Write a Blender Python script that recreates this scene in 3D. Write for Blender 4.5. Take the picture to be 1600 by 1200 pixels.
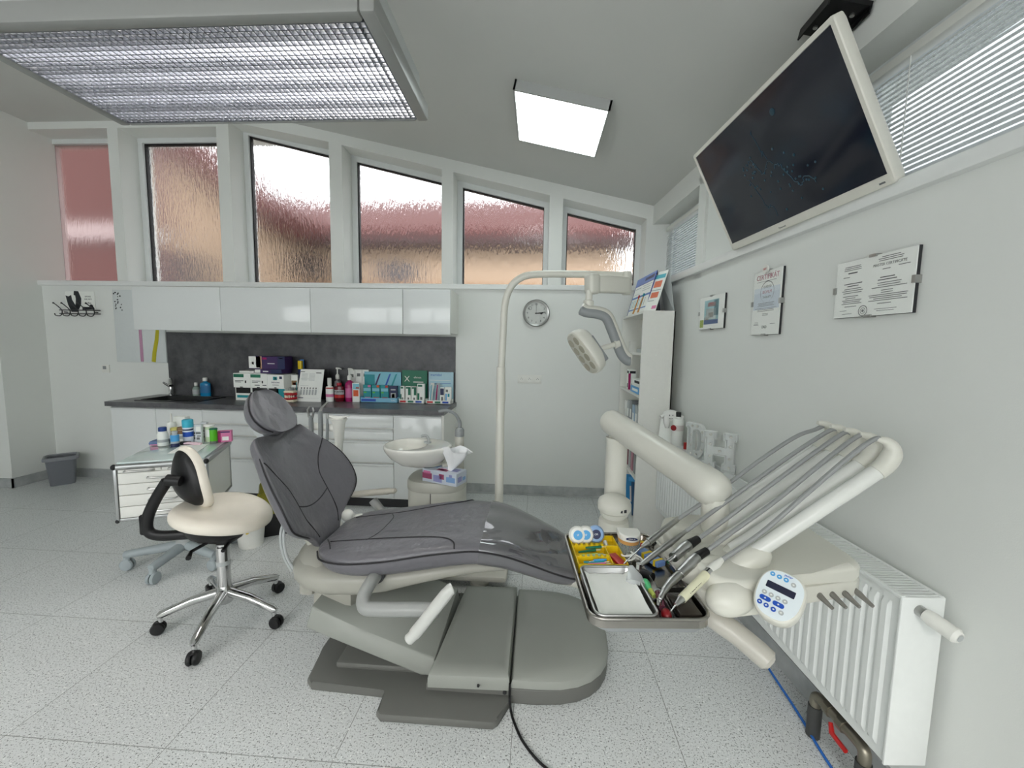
import bpy, bmesh, math, random
from mathutils import Matrix, Vector
random.seed(7)
sc = bpy.context.scene
COL = sc.collection
for o in list(bpy.data.objects): bpy.data.objects.remove(o)

# ---------------------------------------------------------------- camera
cam_d = bpy.data.cameras.new('camera'); cam = bpy.data.objects.new('camera', cam_d); COL.objects.link(cam); sc.camera = cam
cam_d.sensor_width = 36; cam_d.lens = 642 / 1600 * 36; cam_d.clip_start = .02; cam_d.clip_end = 300
def cam_matrix(yaw, pitch, roll, pos):
    cy, sy, cp, sp, cr, sr = math.cos(yaw), math.sin(yaw), math.cos(pitch), math.sin(pitch), math.cos(roll), math.sin(roll)
    A = Matrix(((1,0,0),(0,0,-1),(0,1,0))); Rz = Matrix(((cy,-sy,0),(sy,cy,0),(0,0,1)))
    Rx = Matrix(((1,0,0),(0,cp,-sp),(0,sp,cp))); Rr = Matrix(((cr,-sr,0),(sr,cr,0),(0,0,1)))
    m = Rr @ Rx @ A @ Rz
    c2w = Matrix((m[0], -m[1], -m[2])).transposed()
    return Matrix.Translation(pos) @ c2w.to_4x4()
cam.matrix_world = cam_matrix(-0.0610668, 0.0947699, 0.0178975, Vector((0,0,1.435)))

# ---------------------------------------------------------------- world, sun, exposure
W = bpy.data.worlds.new('overcast_sky'); sc.world = W; W.use_nodes = True
bg = W.node_tree.nodes['Background']; bg.inputs[0].default_value = (.93,.955,.965,1); bg.inputs[1].default_value = 2.5
sun_d = bpy.data.lights.new('veiled_sun','SUN'); sun_d.energy = 1.6; sun_d.angle = math.radians(30); sun_d.color = (1,.96,.9)
sun = bpy.data.objects.new('veiled_sun', sun_d); COL.objects.link(sun)
sun.rotation_euler = Vector((.25,1,-.75)).to_track_quat('-Z','Y').to_euler()
sc.view_settings.view_transform = 'Standard'; sc.view_settings.look = 'None'; sc.view_settings.gamma = 1
sc.view_settings.exposure = 0.90; sc.view_settings.use_curve_mapping = False
LAMP = 4.0          # radiance of the ceiling lamps' tubes and diffusers
try:
    sc.cycles.use_denoising = True; sc.cycles.max_bounces = 10; sc.cycles.diffuse_bounces = 6; sc.cycles.transmission_bounces = 8
    sc.cycles.sample_clamp_indirect = 6
except Exception: pass

# ---------------------------------------------------------------- materials
def lin(c):
    c = c / 255 if c > 1 else c
    return c / 12.92 if c <= .04045 else ((c + .055) / 1.055) ** 2.4
def rgb(h):
    if isinstance(h, str): h = tuple(int(h[i:i+2], 16) for i in (0,2,4))
    return (lin(h[0]), lin(h[1]), lin(h[2]), 1)
MATS = {}
def mat(name, col='cccccc', rough=.5, metal=0, noise=.03, nscale=40, bump=0, bscale=200, bdist=.002, emit=0, trans=0, alpha=1, coat=0, ior=1.45, spec=.5):
    if name in MATS: return MATS[name]
    m = bpy.data.materials.new(name); m.use_nodes = True; nt = m.node_tree; N = nt.nodes; b = N['Principled BSDF']
    c = rgb(col); b.inputs['Roughness'].default_value = rough; b.inputs['Metallic'].default_value = metal
    b.inputs['IOR'].default_value = ior; b.inputs['Specular IOR Level'].default_value = spec
    tc = N.new('ShaderNodeTexCoord'); nz = N.new('ShaderNodeTexNoise'); nz.inputs['Scale'].default_value = nscale; nz.inputs['Detail'].default_value = 3
    nt.links.new(tc.outputs['Object'], nz.inputs['Vector'])
    mx = N.new('ShaderNodeMix'); mx.data_type = 'RGBA'
    mx.inputs[6].default_value = tuple(min(1, x*(1-noise)) for x in c[:3]) + (1,); mx.inputs[7].default_value = tuple(min(1, x*(1+noise)) for x in c[:3]) + (1,)
    nt.links.new(nz.outputs['Fac'], mx.inputs[0]); nt.links.new(mx.outputs[2], b.inputs['Base Color'])
    if bump:
        n2 = N.new('ShaderNodeTexNoise'); n2.inputs['Scale'].default_value = bscale; n2.inputs['Detail'].default_value = 4
        nt.links.new(tc.outputs['Object'], n2.inputs['Vector'])
        bp = N.new('ShaderNodeBump'); bp.inputs['Strength'].default_value = bump; bp.inputs['Distance'].default_value = bdist
        nt.links.new(n2.outputs['Fac'], bp.inputs['Height']); nt.links.new(bp.outputs[0], b.inputs['Normal'])
    if emit:
        b.inputs['Emission Color'].default_value = c; b.inputs['Emission Strength'].default_value = emit
    if trans: b.inputs['Transmission Weight'].default_value = trans
    if coat: b.inputs['Coat Weight'].default_value = coat; b.inputs['Coat Roughness'].default_value = .08
    b.inputs['Alpha'].default_value = alpha
    MATS[name] = m; return m

M_wall = mat('painted_wall', 'dfe1dd', .8, noise=.015, nscale=3, bump=.15, bscale=260)
M_ceil = mat('painted_ceiling', 'c9cac6', .85, noise=.015, nscale=3)
M_sillw = mat('white_sill', 'e4e6e4', .4)
M_pvc = mat('white_window_frame', 'd8dbda', .4)
M_gasket = mat('black_gasket', '141416', .6)
M_gloss = mat('gloss_white_lacquer', 'dfe2e1', .16, noise=.01, coat=.4)
M_white = mat('white_plastic', 'e2e2dc', .35)
M_cream = mat('warm_white_plastic', 'bdbcb2', .38, noise=.015)
M_shell = mat('ivory_unit_shell', 'd3d2c8', .3, noise=.015)
M_frame = mat('seat_frame_plastic', 'a09f96', .35, noise=.015)
M_cover = mat('grey_green_cover', '939690', .45, noise=.03, nscale=8)
M_base = mat('base_grey_plastic', '646561', .5, noise=.04, nscale=10)
M_leather = mat('grey_leather', '68676c', .33, noise=.06, nscale=9, bump=.85, bscale=14, bdist=.010, spec=.6)
M_leatherd = mat('grey_leather_side', '444349', .42, noise=.05, nscale=9, bump=.2, bscale=300)
M_pipe = mat('dark_piping', '1f1e22', .5)
M_chrome = mat('polished_chrome', 'cfcfcf', .12, 1)
M_steel = mat('brushed_steel', 'b4b4b2', .28, 1, noise=.06, nscale=60)
M_alu = mat('satin_aluminium', 'a9abab', .35, 1)
M_black = mat('black_plastic', '101012', .45)
M_dark = mat('dark_grey_plastic', '2a2a2c', .5)
M_grey = mat('mid_grey_plastic', '8b8f90', .45)
M_greyl = mat('light_grey_plastic', 'b0b4b4', .45)
M_hose = mat('grey_hose', '8d8f8e', .4)
M_rad = mat('radiator_enamel', 'e3e6e4', .3)
M_paper = mat('paper_white', 'eceee9', .7)
M_ink = mat('grey_ink', '6a6d6c', .7)
M_inkd = mat('dark_ink', '25282c', .7)
M_red = mat('red_plastic', 'b3201f', .35)
M_blue = mat('blue_print', '1f4fb0', .4)
M_lblue = mat('light_blue_print', '4c9fd8', .4)
M_navy = mat('navy_print', '1d2750', .4)
M_teal = mat('teal_print', '1d8f97', .4)
M_tealp = mat('pale_teal_print', '7fc0d2', .4)
M_green = mat('green_print', '0f6b4f', .4)
M_lime = mat('lime_plastic', '57b81f', .35)
M_yellow = mat('yellow_plastic', 'e2c21a', .35)
M_orange = mat('orange_print', 'd9571f', .45)
M_pink = mat('pink_print', 'd77aa6', .45)
M_mag = mat('magenta_liquid', 'a82a68', .25)
M_purple = mat('purple_print', '3a2258', .45)
M_brown = mat('brown_print', '8a6a4a', .5)
M_skin = mat('tan_print', 'c9a184', .5)
M_cer = mat('glazed_ceramic', 'e4e3dc', .1, coat=.5)
M_clear = mat('clear_plastic', 'e8f0f0', .08, trans=.85, ior=1.15)
M_film = mat('clear_film', 'ffffff', .06, alpha=.16, spec=.9)
M_wood = mat('light_wood', 'c08a4a', .6)
M_teeth = mat('tooth_ivory', 'e8dcc4', .35)
M_gum = mat('gum_pink', 'b5232b', .35)

# ---------------------------------------------------------------- mesh helpers
MW = {}                                            # world matrices of things, kept by name
class MB:
    def __init__(s): s.bm = bmesh.new(); s.m = 0; s.T = Matrix.Identity(4)
    def _v(s, p): return s.bm.verts.new(s.T @ Vector(p))
    def _f(s, vs, m=None):
        try: f = s.bm.faces.new(vs)
        except ValueError: return None
        f.material_index = s.m if m is None else m; return f
    def box(s, x0,x1,y0,y1,z0,z1, bev=0, M=None, m=None, seg=2):
        T = s.T
        if M is not None: s.T = T @ M
        vs = [s._v((x,y,z)) for x in (x0,x1) for y in (y0,y1) for z in (z0,z1)]
        s.T = T
        fs = [s._f([vs[i] for i in q], m) for q in ((0,1,3,2),(4,6,7,5),(0,4,5,1),(2,3,7,6),(0,2,6,4),(1,5,7,3))]
        if bev:
            es = list({e for f in fs for e in f.edges})
            r = bmesh.ops.bevel(s.bm, geom=es, offset=bev, segments=seg, affect='EDGES', profile=.5)
            for f in r['faces']: f.material_index = s.m if m is None else m
        return s
    def prism(s, poly, z0, z1, bev=0, M=None, m=None, seg=2, top_only=False):
        T = s.T
        if M is not None: s.T = T @ M
        a = [s._v((p[0],p[1],z0)) for p in poly]; b = [s._v((p[0],p[1],z1)) for p in poly]; s.T = T
        n = len(poly); fs = [s._f([a[i],a[(i+1)%n],b[(i+1)%n],b[i]], m) for i in range(n)]
        bt = s._f(a[::-1], m); tp = s._f(b, m)
        if bev and tp:
            es = set(tp.edges) | (set() if top_only else set(bt.edges))
            r = bmesh.ops.bevel(s.bm, geom=list(es), offset=bev, segments=seg, affect='EDGES', profile=.5)
            for f in r['faces']: f.material_index = s.m if m is None else m
        return s
    def loft(s, rings, m=None, caps=True, closed=True):
        R = [[s._v(p) for p in r] for r in rings]; n = len(R[0])
        for a, b in zip(R, R[1:]):
            for i in range(n if closed else n-1): s._f([a[i],a[(i+1)%n],b[(i+1)%n],b[i]], m)
        if caps and closed: s._f(R[0][::-1], m); s._f(R[-1], m)
        return s
    def tube(s, pts, r, seg=10, m=None, caps=True, flat=1.0, up=None):
        pts = [Vector(p) for p in pts]; n = len(pts)
        rs = list(r) if isinstance(r, (list,tuple)) else [r]*n
        if len(rs) != n: rs = [interp(list(range(len(rs))), rs, i*(len(rs)-1)/(n-1)) for i in range(n)]
        tg = [((pts[min(i+1,n-1)]-pts[i]).normalized() + (pts[i]-pts[max(i-1,0)]).normalized()).normalized() for i in range(n)]
        u = Vector(up) if up else (Vector((0,0,1)) if abs(tg[0].z) < .9 else Vector((1,0,0)))
        rings = []
        for i in range(n):
            u = (u - tg[i]*u.dot(tg[i])).normalized(); v = tg[i].cross(u)
            rings.append([pts[i] + (u*math.cos(2*math.pi*k/seg)*flat + v*math.sin(2*math.pi*k/seg))*rs[i] for k in range(seg)])
        return s.loft(rings, m, caps)
    def cyl(s, p0, p1, r0, r1=None, seg=20, m=None): return s.tube([p0,p1], [r0, r0 if r1 is None else r1], seg, m)
    def lathe(s, prof, c=(0,0,0), M=None, seg=24, m=None, sx=1, sy=1, ml=None, caps=True):
        T = s.T
        s.T = T @ Matrix.Translation(c) @ (M if M is not None else Matrix.Identity(4))
        R = [[s._v((r*sx*math.cos(2*math.pi*k/seg), r*sy*math.sin(2*math.pi*k/seg), z)) for k in range(seg)] for r, z in prof]
        s.T = T
        for j, (a, b) in enumerate(zip(R, R[1:])):
            for i in range(seg): s._f([a[i],a[(i+1)%seg],b[(i+1)%seg],b[i]], ml[j] if ml else m)
        if not caps: return s
        if prof[0][0] > 1e-6: s._f(R[0][::-1], ml[0] if ml else m)
        if prof[-1][0] > 1e-6: s._f(R[-1], ml[-1] if ml else m)
        return s
    def ball(s, c, r, M=None, seg=20, m=None):
        rx, ry, rz = r if isinstance(r,(tuple,list)) else (r,r,r)
        k = 10; prof = [(max(1e-5,math.sin(math.pi*i/k)), -math.cos(math.pi*i/k)) for i in range(k+1)]
        S = Matrix.Diagonal((rx,ry,rz,1))
        return s.lathe(prof, c, (M if M is not None else Matrix.Identity(4)) @ S, seg, m)
    def quad(s, a,b,c,d, m=None): s._f([s._v(p) for p in (a,b,c,d)], m); return s
    def text(s, body, size, M, m=None, depth=.0006, align='CENTER', sx=1.0):
        cu = bpy.data.curves.new('t','FONT'); cu.body = body; cu.size = size; cu.extrude = depth; cu.align_x = align; cu.align_y = 'CENTER'; cu.resolution_u = 2
        ob = bpy.data.objects.new('t', cu); COL.objects.link(ob)
        me = bpy.data.meshes.new_from_object(ob.evaluated_get(bpy.context.evaluated_depsgraph_get()))
        bpy.data.objects.remove(ob); bpy.data.curves.remove(cu)
        T = s.T @ M @ Matrix.Diagonal((sx,1,1,1)); base = [s.bm.verts.new(T @ v.co) for v in me.vertices]
        for p in me.polygons: s._f([base[i] for i in p.vertices], m)
        bpy.data.meshes.remove(me); return s
    def build(s, name, mats, parent=None, smooth=True, ang=38, sub=0):
        mats = mats if isinstance(mats,(list,tuple)) else [mats]
        bmesh.ops.remove_doubles(s.bm, verts=s.bm.verts, dist=1e-6)
        bmesh.ops.recalc_face_normals(s.bm, faces=s.bm.faces)
        me = bpy.data.meshes.new(name)
        if parent is not None: s.bm.transform(MW[parent.name].inverted())
        s.bm.to_mesh(me); s.bm.free()
        for q in mats: me.materials.append(q)
        if smooth:
            for p in me.polygons: p.use_smooth = True
            me.set_sharp_from_angle(angle=math.radians(ang))
        o = bpy.data.objects.new(name, me); COL.objects.link(o)
        if parent is not None: o.parent = parent; MW[o.name] = MW[parent.name]
        else: MW[o.name] = Matrix.Identity(4)
        if sub:
            md = o.modifiers.new('smooth','SUBSURF'); md.levels = sub; md.render_levels = sub
        return o
    def single(s, name, label, cat, mats, group=None, **k):
        co = [v.co for v in s.bm.verts]
        c = Vector(((min(v.x for v in co)+max(v.x for v in co))/2, (min(v.y for v in co)+max(v.y for v in co))/2, min(v.z for v in co)))
        s.bm.transform(Matrix.Translation(-c)); o = s.build(name, mats, **k); o.location = c; MW[o.name] = Matrix.Translation(c)
        tag(o, label, cat, group); return o
def tag(o, label, cat, group=None, kind=None):
    o['label'] = label; o['category'] = cat
    if group: o['group'] = group
    if kind: o['kind'] = kind
    return o
def thing(name, label, cat, loc=(0,0,0), rotz=0, group=None):
    o = bpy.data.objects.new(name, None); COL.objects.link(o); o.empty_display_size = .05
    o.location = loc; o.rotation_euler = (0,0,rotz); MW[o.name] = Matrix.Translation(loc) @ Matrix.Rotation(rotz,4,'Z')
    return tag(o, label, cat, group)
def struct(name, mb, mats, **k):
    o = mb.build(name, mats, **k); o['kind'] = 'structure'; o['label'] = k.get('label', name.replace('_',' ')) ; return o
def dup(root, loc, rotz=None, label=None, group=None):
    r = root.copy(); COL.objects.link(r); r.location = loc
    if rotz is not None: r.rotation_euler = (0,0,rotz)
    if label: r['label'] = label
    if group: r['group'] = group
    for ch in list(root.children):
        c = ch.copy(); COL.objects.link(c); c.parent = r
        for g in list(ch.children):
            d = g.copy(); COL.objects.link(d); d.parent = c
    return r
def frame(o, ex, ey):                                  # matrix with origin o and axes ex, ey
    ex = Vector(ex).normalized(); ey = Vector(ey); ey = (ey - ex*ex.dot(ey)).normalized(); ez = ex.cross(ey)
    m = Matrix((ex,ey,ez)).transposed().to_4x4(); m.translation = Vector(o); return m
def spline(pts, n=8):                                  # Catmull-Rom through pts
    P = [Vector(p) for p in pts]; P = [P[0]*2-P[1]] + P + [P[-1]*2-P[-2]]; out = []
    for i in range(1, len(P)-2):
        a,b,c,d = P[i-1:i+3]
        for k in range(n):
            t = k/n; out.append(.5*((2*b)+(c-a)*t+(2*a-5*b+4*c-d)*t*t+(3*b-a-3*c+d)*t**3))
    out.append(P[-2]); return out
def interp(xs, ys, x):
    if x <= xs[0]: return ys[0]
    for i in range(len(xs)-1):
        if x <= xs[i+1]: t = (x-xs[i])/(xs[i+1]-xs[i]); return ys[i]+(ys[i+1]-ys[i])*t
    return ys[-1]
def rrect(x0,x1,y0,y1,r,n=5):
    out = []
    for cx,cy,a in ((x1-r,y1-r,0),(x0+r,y1-r,90),(x0+r,y0+r,180),(x1-r,y0+r,270)):
        for k in range(n+1):
            t = math.radians(a+90*k/n); out.append((cx+r*math.cos(t), cy+r*math.sin(t)))
    return out
# right wall frame: s along the wall from the back corner towards the camera, d out into the room, z up
G = -0.0680511; YB = 3.86
def RW(s, d, z): return Vector((1.0 - s*math.sin(G) - d*math.cos(G), YB - s*math.cos(G) + d*math.sin(G), z))
RWM = Matrix(((-math.sin(G), -math.cos(G), 0, 1.0), (-math.cos(G), math.sin(G), 0, YB), (0,0,1,0), (0,0,0,1)))   # (s,d,z) -> world
RWT = RWM @ Matrix(((1,0,0,0),(0,0,1,0),(0,1,0,0),(0,0,0,1)))         # text plane on that wall: x = s, y = z, normal = d
BWT = Matrix(((1,0,0,0),(0,0,-1,0),(0,1,0,0),(0,0,0,1)))               # text plane facing -Y: x = X, y = Z
def at(M, x, y, z=0): return M @ Matrix.Translation((x,y,z))
# ================================================================ the room
def floor_mat():
    m = bpy.data.materials.new('speckled_vinyl_floor'); m.use_nodes = True; nt = m.node_tree; N = nt.nodes; L = nt.links; b = N['Principled BSDF']
    tc = N.new('ShaderNodeTexCoord'); mp = N.new('ShaderNodeMapping'); mp.inputs['Location'].default_value = (-.545,-1.24,0)
    L.new(tc.outputs['Object'], mp.inputs['Vector'])
    br = N.new('ShaderNodeTexBrick'); br.offset = 0; br.squash = 1
    for k, v in (('Scale',1),('Mortar Size',.0017),('Mortar Smooth',.2),('Brick Width',.607),('Row Height',.607)): br.inputs[k].default_value = v
    br.inputs['Color1'].default_value = rgb('d3d6d6'); br.inputs['Color2'].default_value = rgb('cfd2d2'); br.inputs['Mortar'].default_value = rgb('8d908e')
    L.new(mp.outputs[0], br.inputs['Vector'])
    def specks(scale, lo, hi, col, prev):
        n = N.new('ShaderNodeTexNoise'); n.inputs['Scale'].default_value = scale; n.inputs['Detail'].default_value = 1.5
        L.new(tc.outputs['Object'], n.inputs['Vector'])
        r = N.new('ShaderNodeValToRGB'); r.color_ramp.elements[0].position = lo; r.color_ramp.elements[1].position = hi
        L.new(n.outputs['Fac'], r.inputs[0])
        x = N.new('ShaderNodeMix'); x.data_type = 'RGBA'; x.inputs[7].default_value = rgb(col)
        L.new(r.outputs[0], x.inputs[0]); L.new(prev, x.inputs[6]); return x.outputs[2]
    c = specks(150, .60, .66, '757978', br.outputs['Color']); c = specks(95, .64, .70, 'e9ebea', c); c = specks(210, .635, .68, '555a5b', c)
    L.new(c, b.inputs['Base Color']); b.inputs['Roughness'].default_value = .42
    return m
M_floor = floor_mat()
def stone_mat(name, c1, c2, rough):
    m = bpy.data.materials.new(name); m.use_nodes = True; nt = m.node_tree; N = nt.nodes; L = nt.links; b = N['Principled BSDF']
    tc = N.new('ShaderNodeTexCoord'); n = N.new('ShaderNodeTexNoise'); n.inputs['Scale'].default_value = 7; n.inputs['Detail'].default_value = 8; n.inputs['Roughness'].default_value = .65
    L.new(tc.outputs['Object'], n.inputs['Vector']); r = N.new('ShaderNodeValToRGB')
    r.color_ramp.elements[0].position = .35; r.color_ramp.elements[0].color = rgb(c1); r.color_ramp.elements[1].position = .7; r.color_ramp.elements[1].color = rgb(c2)
    L.new(n.outputs['Fac'], r.inputs[0]); L.new(r.outputs[0], b.inputs['Base Color']); b.inputs['Roughness'].default_value = rough
    return m
M_stone = stone_mat('dark_concrete_laminate', '3b3b3e', '5e5e61', .4)
M_top = stone_mat('worktop_laminate', '47474a', '6c6c6f', .32)

XL = -4.94
mb = MB(); mb.box(-6.6,1.6,-1.9,4.2,-.08,0); struct('floor', mb, M_floor)
def ceil_z(x): return 3.48 if x < -2.51 else 2.69 + .225*(1-x)
mb = MB()
prof = [(-6.8,3.48),(-2.51,3.48),(1.6,2.69-.225*.6)]
ring = lambda y: [(x,y,z) for x,z in prof] + [(x,y,z+.25) for x,z in prof[::-1]]
mb.loft([ring(-2.1), ring(4.4)]); struct('ceiling', mb, M_ceil, smooth=False)

# back wall: lower part, piers, sloped heads, windows set back
SB = 1.942                                            # underside of the sill board
mb = MB(); mb.box(-6.8,1.5,YB,YB+.35,-.05,SB+.03)
PIERS = [(-4.132,-4.027),(-3.047,-2.927),(-1.968,-1.845),(-.912,-.805),(.075,.197)]
for a, b in PIERS: mb.box(a,b,YB,YB+.35,SB,3.9)
mb.box(.944,1.5,YB,YB+.35,SB,3.9); mb.box(-6.8,XL-.1,YB,YB+.35,SB,3.9)
def head_z(x): return min(3.43, 2.577 + .236*(.951-x))
edges = [XL-.02] + [v for p in PIERS for v in p] + [.944]
OPEN = [(edges[2*i], edges[2*i+1]) for i in range(6)]
for i, (a, b) in enumerate(OPEN):
    if i < 2: mb.box(a,b,YB,YB+.35,3.415,3.9)
    else:
        za, zb = 2.577+.236*(.951-a), 2.577+.236*(.951-b)
        za, zb = min(za,3.46), min(zb,3.46)
        mb.loft([[(a,YB,za),(b,YB,zb),(b,YB,3.9),(a,YB,3.9)], [(a,YB+.35,za),(b,YB+.35,zb),(b,YB+.35,3.9),(a,YB+.35,3.9)]])
struct('wall_back', mb, M_wall, smooth=False)
mb = MB(); mb.box(-4.985,1.0,YB-.035,YB+.2,SB,SB+.045,bev=.004); struct('trim_1', mb, M_sillw)

# patterned (streaked) glass
def glass_mat(name='streaked_glass', tint='ffffff', rough=.12, strength=.55):
    m = bpy.data.materials.new(name); m.use_nodes = True; nt = m.node_tree; N = nt.nodes; L = nt.links; b = N['Principled BSDF']
    b.inputs['Base Color'].default_value = rgb(tint); b.inputs['Transmission Weight'].default_value = 1; b.inputs['Roughness'].default_value = rough; b.inputs['IOR'].default_value = 1.35
    tc = N.new('ShaderNodeTexCoord'); mp = N.new('ShaderNodeMapping'); mp.inputs['Scale'].default_value = (1,1,.22); L.new(tc.outputs['Object'], mp.inputs['Vector'])
    n = N.new('ShaderNodeTexNoise'); n.inputs['Scale'].default_value = 75; n.inputs['Detail'].default_value = 2.5; L.new(mp.outputs[0], n.inputs['Vector'])
    bp = N.new('ShaderNodeBump'); bp.inputs['Strength'].default_value = strength; bp.inputs['Distance'].default_value = .006
    L.new(n.outputs['Fac'], bp.inputs['Height']); L.new(bp.outputs[0], b.inputs['Normal']); return m
M_glass = glass_mat('streaked_glass','dcdcde'); M_glass1 = glass_mat('filmed_glass', 'b09a9a', .16, .3)
YG = 4.09
for i, (a, b) in enumerate(OPEN):
    top = lambda x: (3.42 if i < 2 else min(3.47, 3.437-.236*(x+2.884)) + .045)
    fw = .03
    z0 = SB+.045
    if i == 0: a2, b2 = a-.05, b
    else: a2, b2 = a-.0, b
    mb = MB()
    fr_o = [(a2,z0),(b2,z0),(b2,top(b2)),(a2,top(a2))]; fr_i = [(a2+.05,z0+.02),(b2-.045,z0+.02),(b2-.045,top(b2-.045)-.05),(a2+.05,top(a2+.05)-.05)]
    for y0, y1, O, I, mi in ((YG-.035,YG+.05,fr_o,fr_i,0), (YG-.012,YG+.03,fr_i,[(x+(.010 if k in (0,3) else -.004), z+(.004 if k<2 else -.012)) for k,(x,z) in enumerate(fr_i)],1)):
        if i == 0 and mi == 1: continue
        for k in range(4):
            p, q, r, s_ = O[k], O[(k+1)%4], I[(k+1)%4], I[k]
            mb.loft([[(p[0],y0,p[1]),(q[0],y0,q[1]),(r[0],y0,r[1]),(s_[0],y0,s_[1])], [(p[0],y1,p[1]),(q[0],y1,q[1]),(r[0],y1,r[1]),(s_[0],y1,s_[1])]], m=mi)
    w = mb.build('window_%d' % (i+1), [M_pvc, M_gasket], smooth=False); w['kind'] = 'structure'
    w['label'] = ['leftmost back window with filmed flat-topped pane','second back window with flat top','third back window, tallest sloped one','fourth back window with sloped top','fifth back window with sloped top','rightmost and lowest back window'][i]
    mb = MB(); mb.loft([[(p[0],y,p[1]) for p in fr_i] for y in (YG,YG+.008)])
    g = mb.build('glass_pane', M_glass1 if i == 0 else M_glass, w, smooth=False)

# left walls
mb = MB(); mb.box(XL-.25,XL,3.49,YB+.215,-.05,3.9); mb.box(-6.8,XL-.24,3.49,3.74,-.05,3.9); mb.box(-6.8,-6.55,-2.1,3.6,-.05,3.9)
struct('wall_left', mb, M_wall, smooth=False)
# wall behind the camera; its wide window is added to brighten the room
mb = MB()
for q in ((-6.8,-4.6,-.05,3.9),(1.0,1.6,-.05,3.9),(-4.6,1.0,-.05,.85),(-4.6,1.0,2.55,3.9),(-1.85,-1.75,.8,2.6)): mb.box(q[0],q[1],-2.1,-1.85,q[2],q[3])
struct('wall_front', mb, M_wall, smooth=False)
mb = MB()
for a, b in ((-4.6,-1.85),(-1.75,1.0)):
    for q in ((a,b,.85,.91),(a,b,2.49,2.55),(a,a+.06,.85,2.55),(b-.06,b,.85,2.55)): mb.box(q[0],q[1],-2.02,-1.95,q[2],q[3])
w = mb.build('window_9', M_pvc, smooth=False); w['kind'] = 'structure'; w['label'] = 'wide window added behind the viewer to fill the room with daylight'
mb = MB(); mb.box(-4.55,.95,-1.99,-1.984,.9,2.5); mb.build('glass_pane', mat('fill_window_glass','ffffff',.02,alpha=.06), w, smooth=False)
# right wall with two strip windows
def rbox(mb, s0,s1,d0,d1,z0,z1,**k): mb.T = RWM; mb.box(s0,s1,d0,d1,z0,z1,**k); mb.T = Matrix.Identity(4)
mb = MB()
rbox(mb,-.4,6.2,-.3,0,-.05,1.94); rbox(mb,-.4,6.2,-.3,0,2.53,3.2); rbox(mb,-.4,.0,-.3,0,1.9,2.6)
rbox(mb,.909,1.014,-.3,0,1.9,2.6); rbox(mb,1.01,2.0,-.3,-.018,1.9,2.6); rbox(mb,3.9,6.2,-.3,0,1.9,2.6)
struct('wall_right', mb, M_wall, smooth=False)
mb = MB(); rbox(mb,.0,6.0,-.2,.03,1.935,1.985,bev=.004); struct('trim_2', mb, M_sillw)
for i, (a, b) in enumerate(((0,.909),(2.0,3.9))):
    mb = MB()
    for q in ((a,b,2.47,2.53),(a,b,1.985,2.03),(a,a+.06,2.03,2.47),(b-.06,b,2.03,2.47)): rbox(mb,q[0],q[1],-.2,-.15,q[2],q[3])
    w = mb.build('window_%d' % (7+i), M_pvc, smooth=False); w['kind'] = 'structure'; w['label'] = ('far' if i == 0 else 'near') + ' strip window high in the right wall'
    mb = MB(); rbox(mb,a+.05,b-.05,-.18,-.172,2.02,2.48); g = mb.build('glass_pane', mat('clear_glass','8c9092',.02,trans=1,ior=1.2), w, smooth=False)
    t = thing('venetian_blind', ['white venetian blind in the short far strip window by the corner','white venetian blind in the long near strip window beside the screen'][i], 'blind', RW((a+b)/2,-.13,1.985), group='blinds in the right wall windows')
    mb = MB(); n = 24
    for k in range(n):
        z = 2.0 + k*(2.45-2.0)/n
        mb.T = RWM @ Matrix.Translation((0,-.125,z)) @ Matrix.Rotation(math.radians(-50),4,'X'); mb.box(a+.045,b-.045,-.0125,.0125,-.0007,.0007)
    mb.T = Matrix.Identity(4); mb.build('slats', mat('blind_slat','d5d9da',.35), t, smooth=False)
    mb = MB(); rbox(mb,a+.04,b-.04,-.145,-.105,2.455,2.487,bev=.003); rbox(mb,a+.045,b-.045,-.135,-.115,1.988,1.997); mb.build('headrail', M_white, t)
    for s_ in ((a+.2, b-.2) if i == 0 else (a+.27, a+1.2, b-.2)):
        mb = MB(); rbox(mb,s_-.0015,s_+.0015,-.109,-.107,1.99,2.46); mb.build('ladder_cord', M_paper, t, smooth=False)
# baseboards (coved vinyl, speckled)
mb = MB(); mb.box(-4.94,-3.7,YB-.012,YB,0,.09); mb.box(-.76,.76,YB-.012,YB,0,.09); mb.box(-.76,.76,YB-.03,YB-.011,0,.012,bev=.004)
M_skirt = stone_mat('speckled_skirting','9a9d9d','b9bcbb',.45); struct('baseboard_back', mb, M_skirt, smooth=False)
mb = MB(); mb.box(XL,XL+.012,3.478,YB-.012,0,.09); mb.box(-6.6,XL+.012,3.478,3.49,0,.09); struct('baseboard_left', mb, M_skirt, smooth=False)
mb = MB(); rbox(mb,.0,5.8,0,.012,0,.09); struct('baseboard_right', mb, M_skirt, smooth=False)

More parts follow.
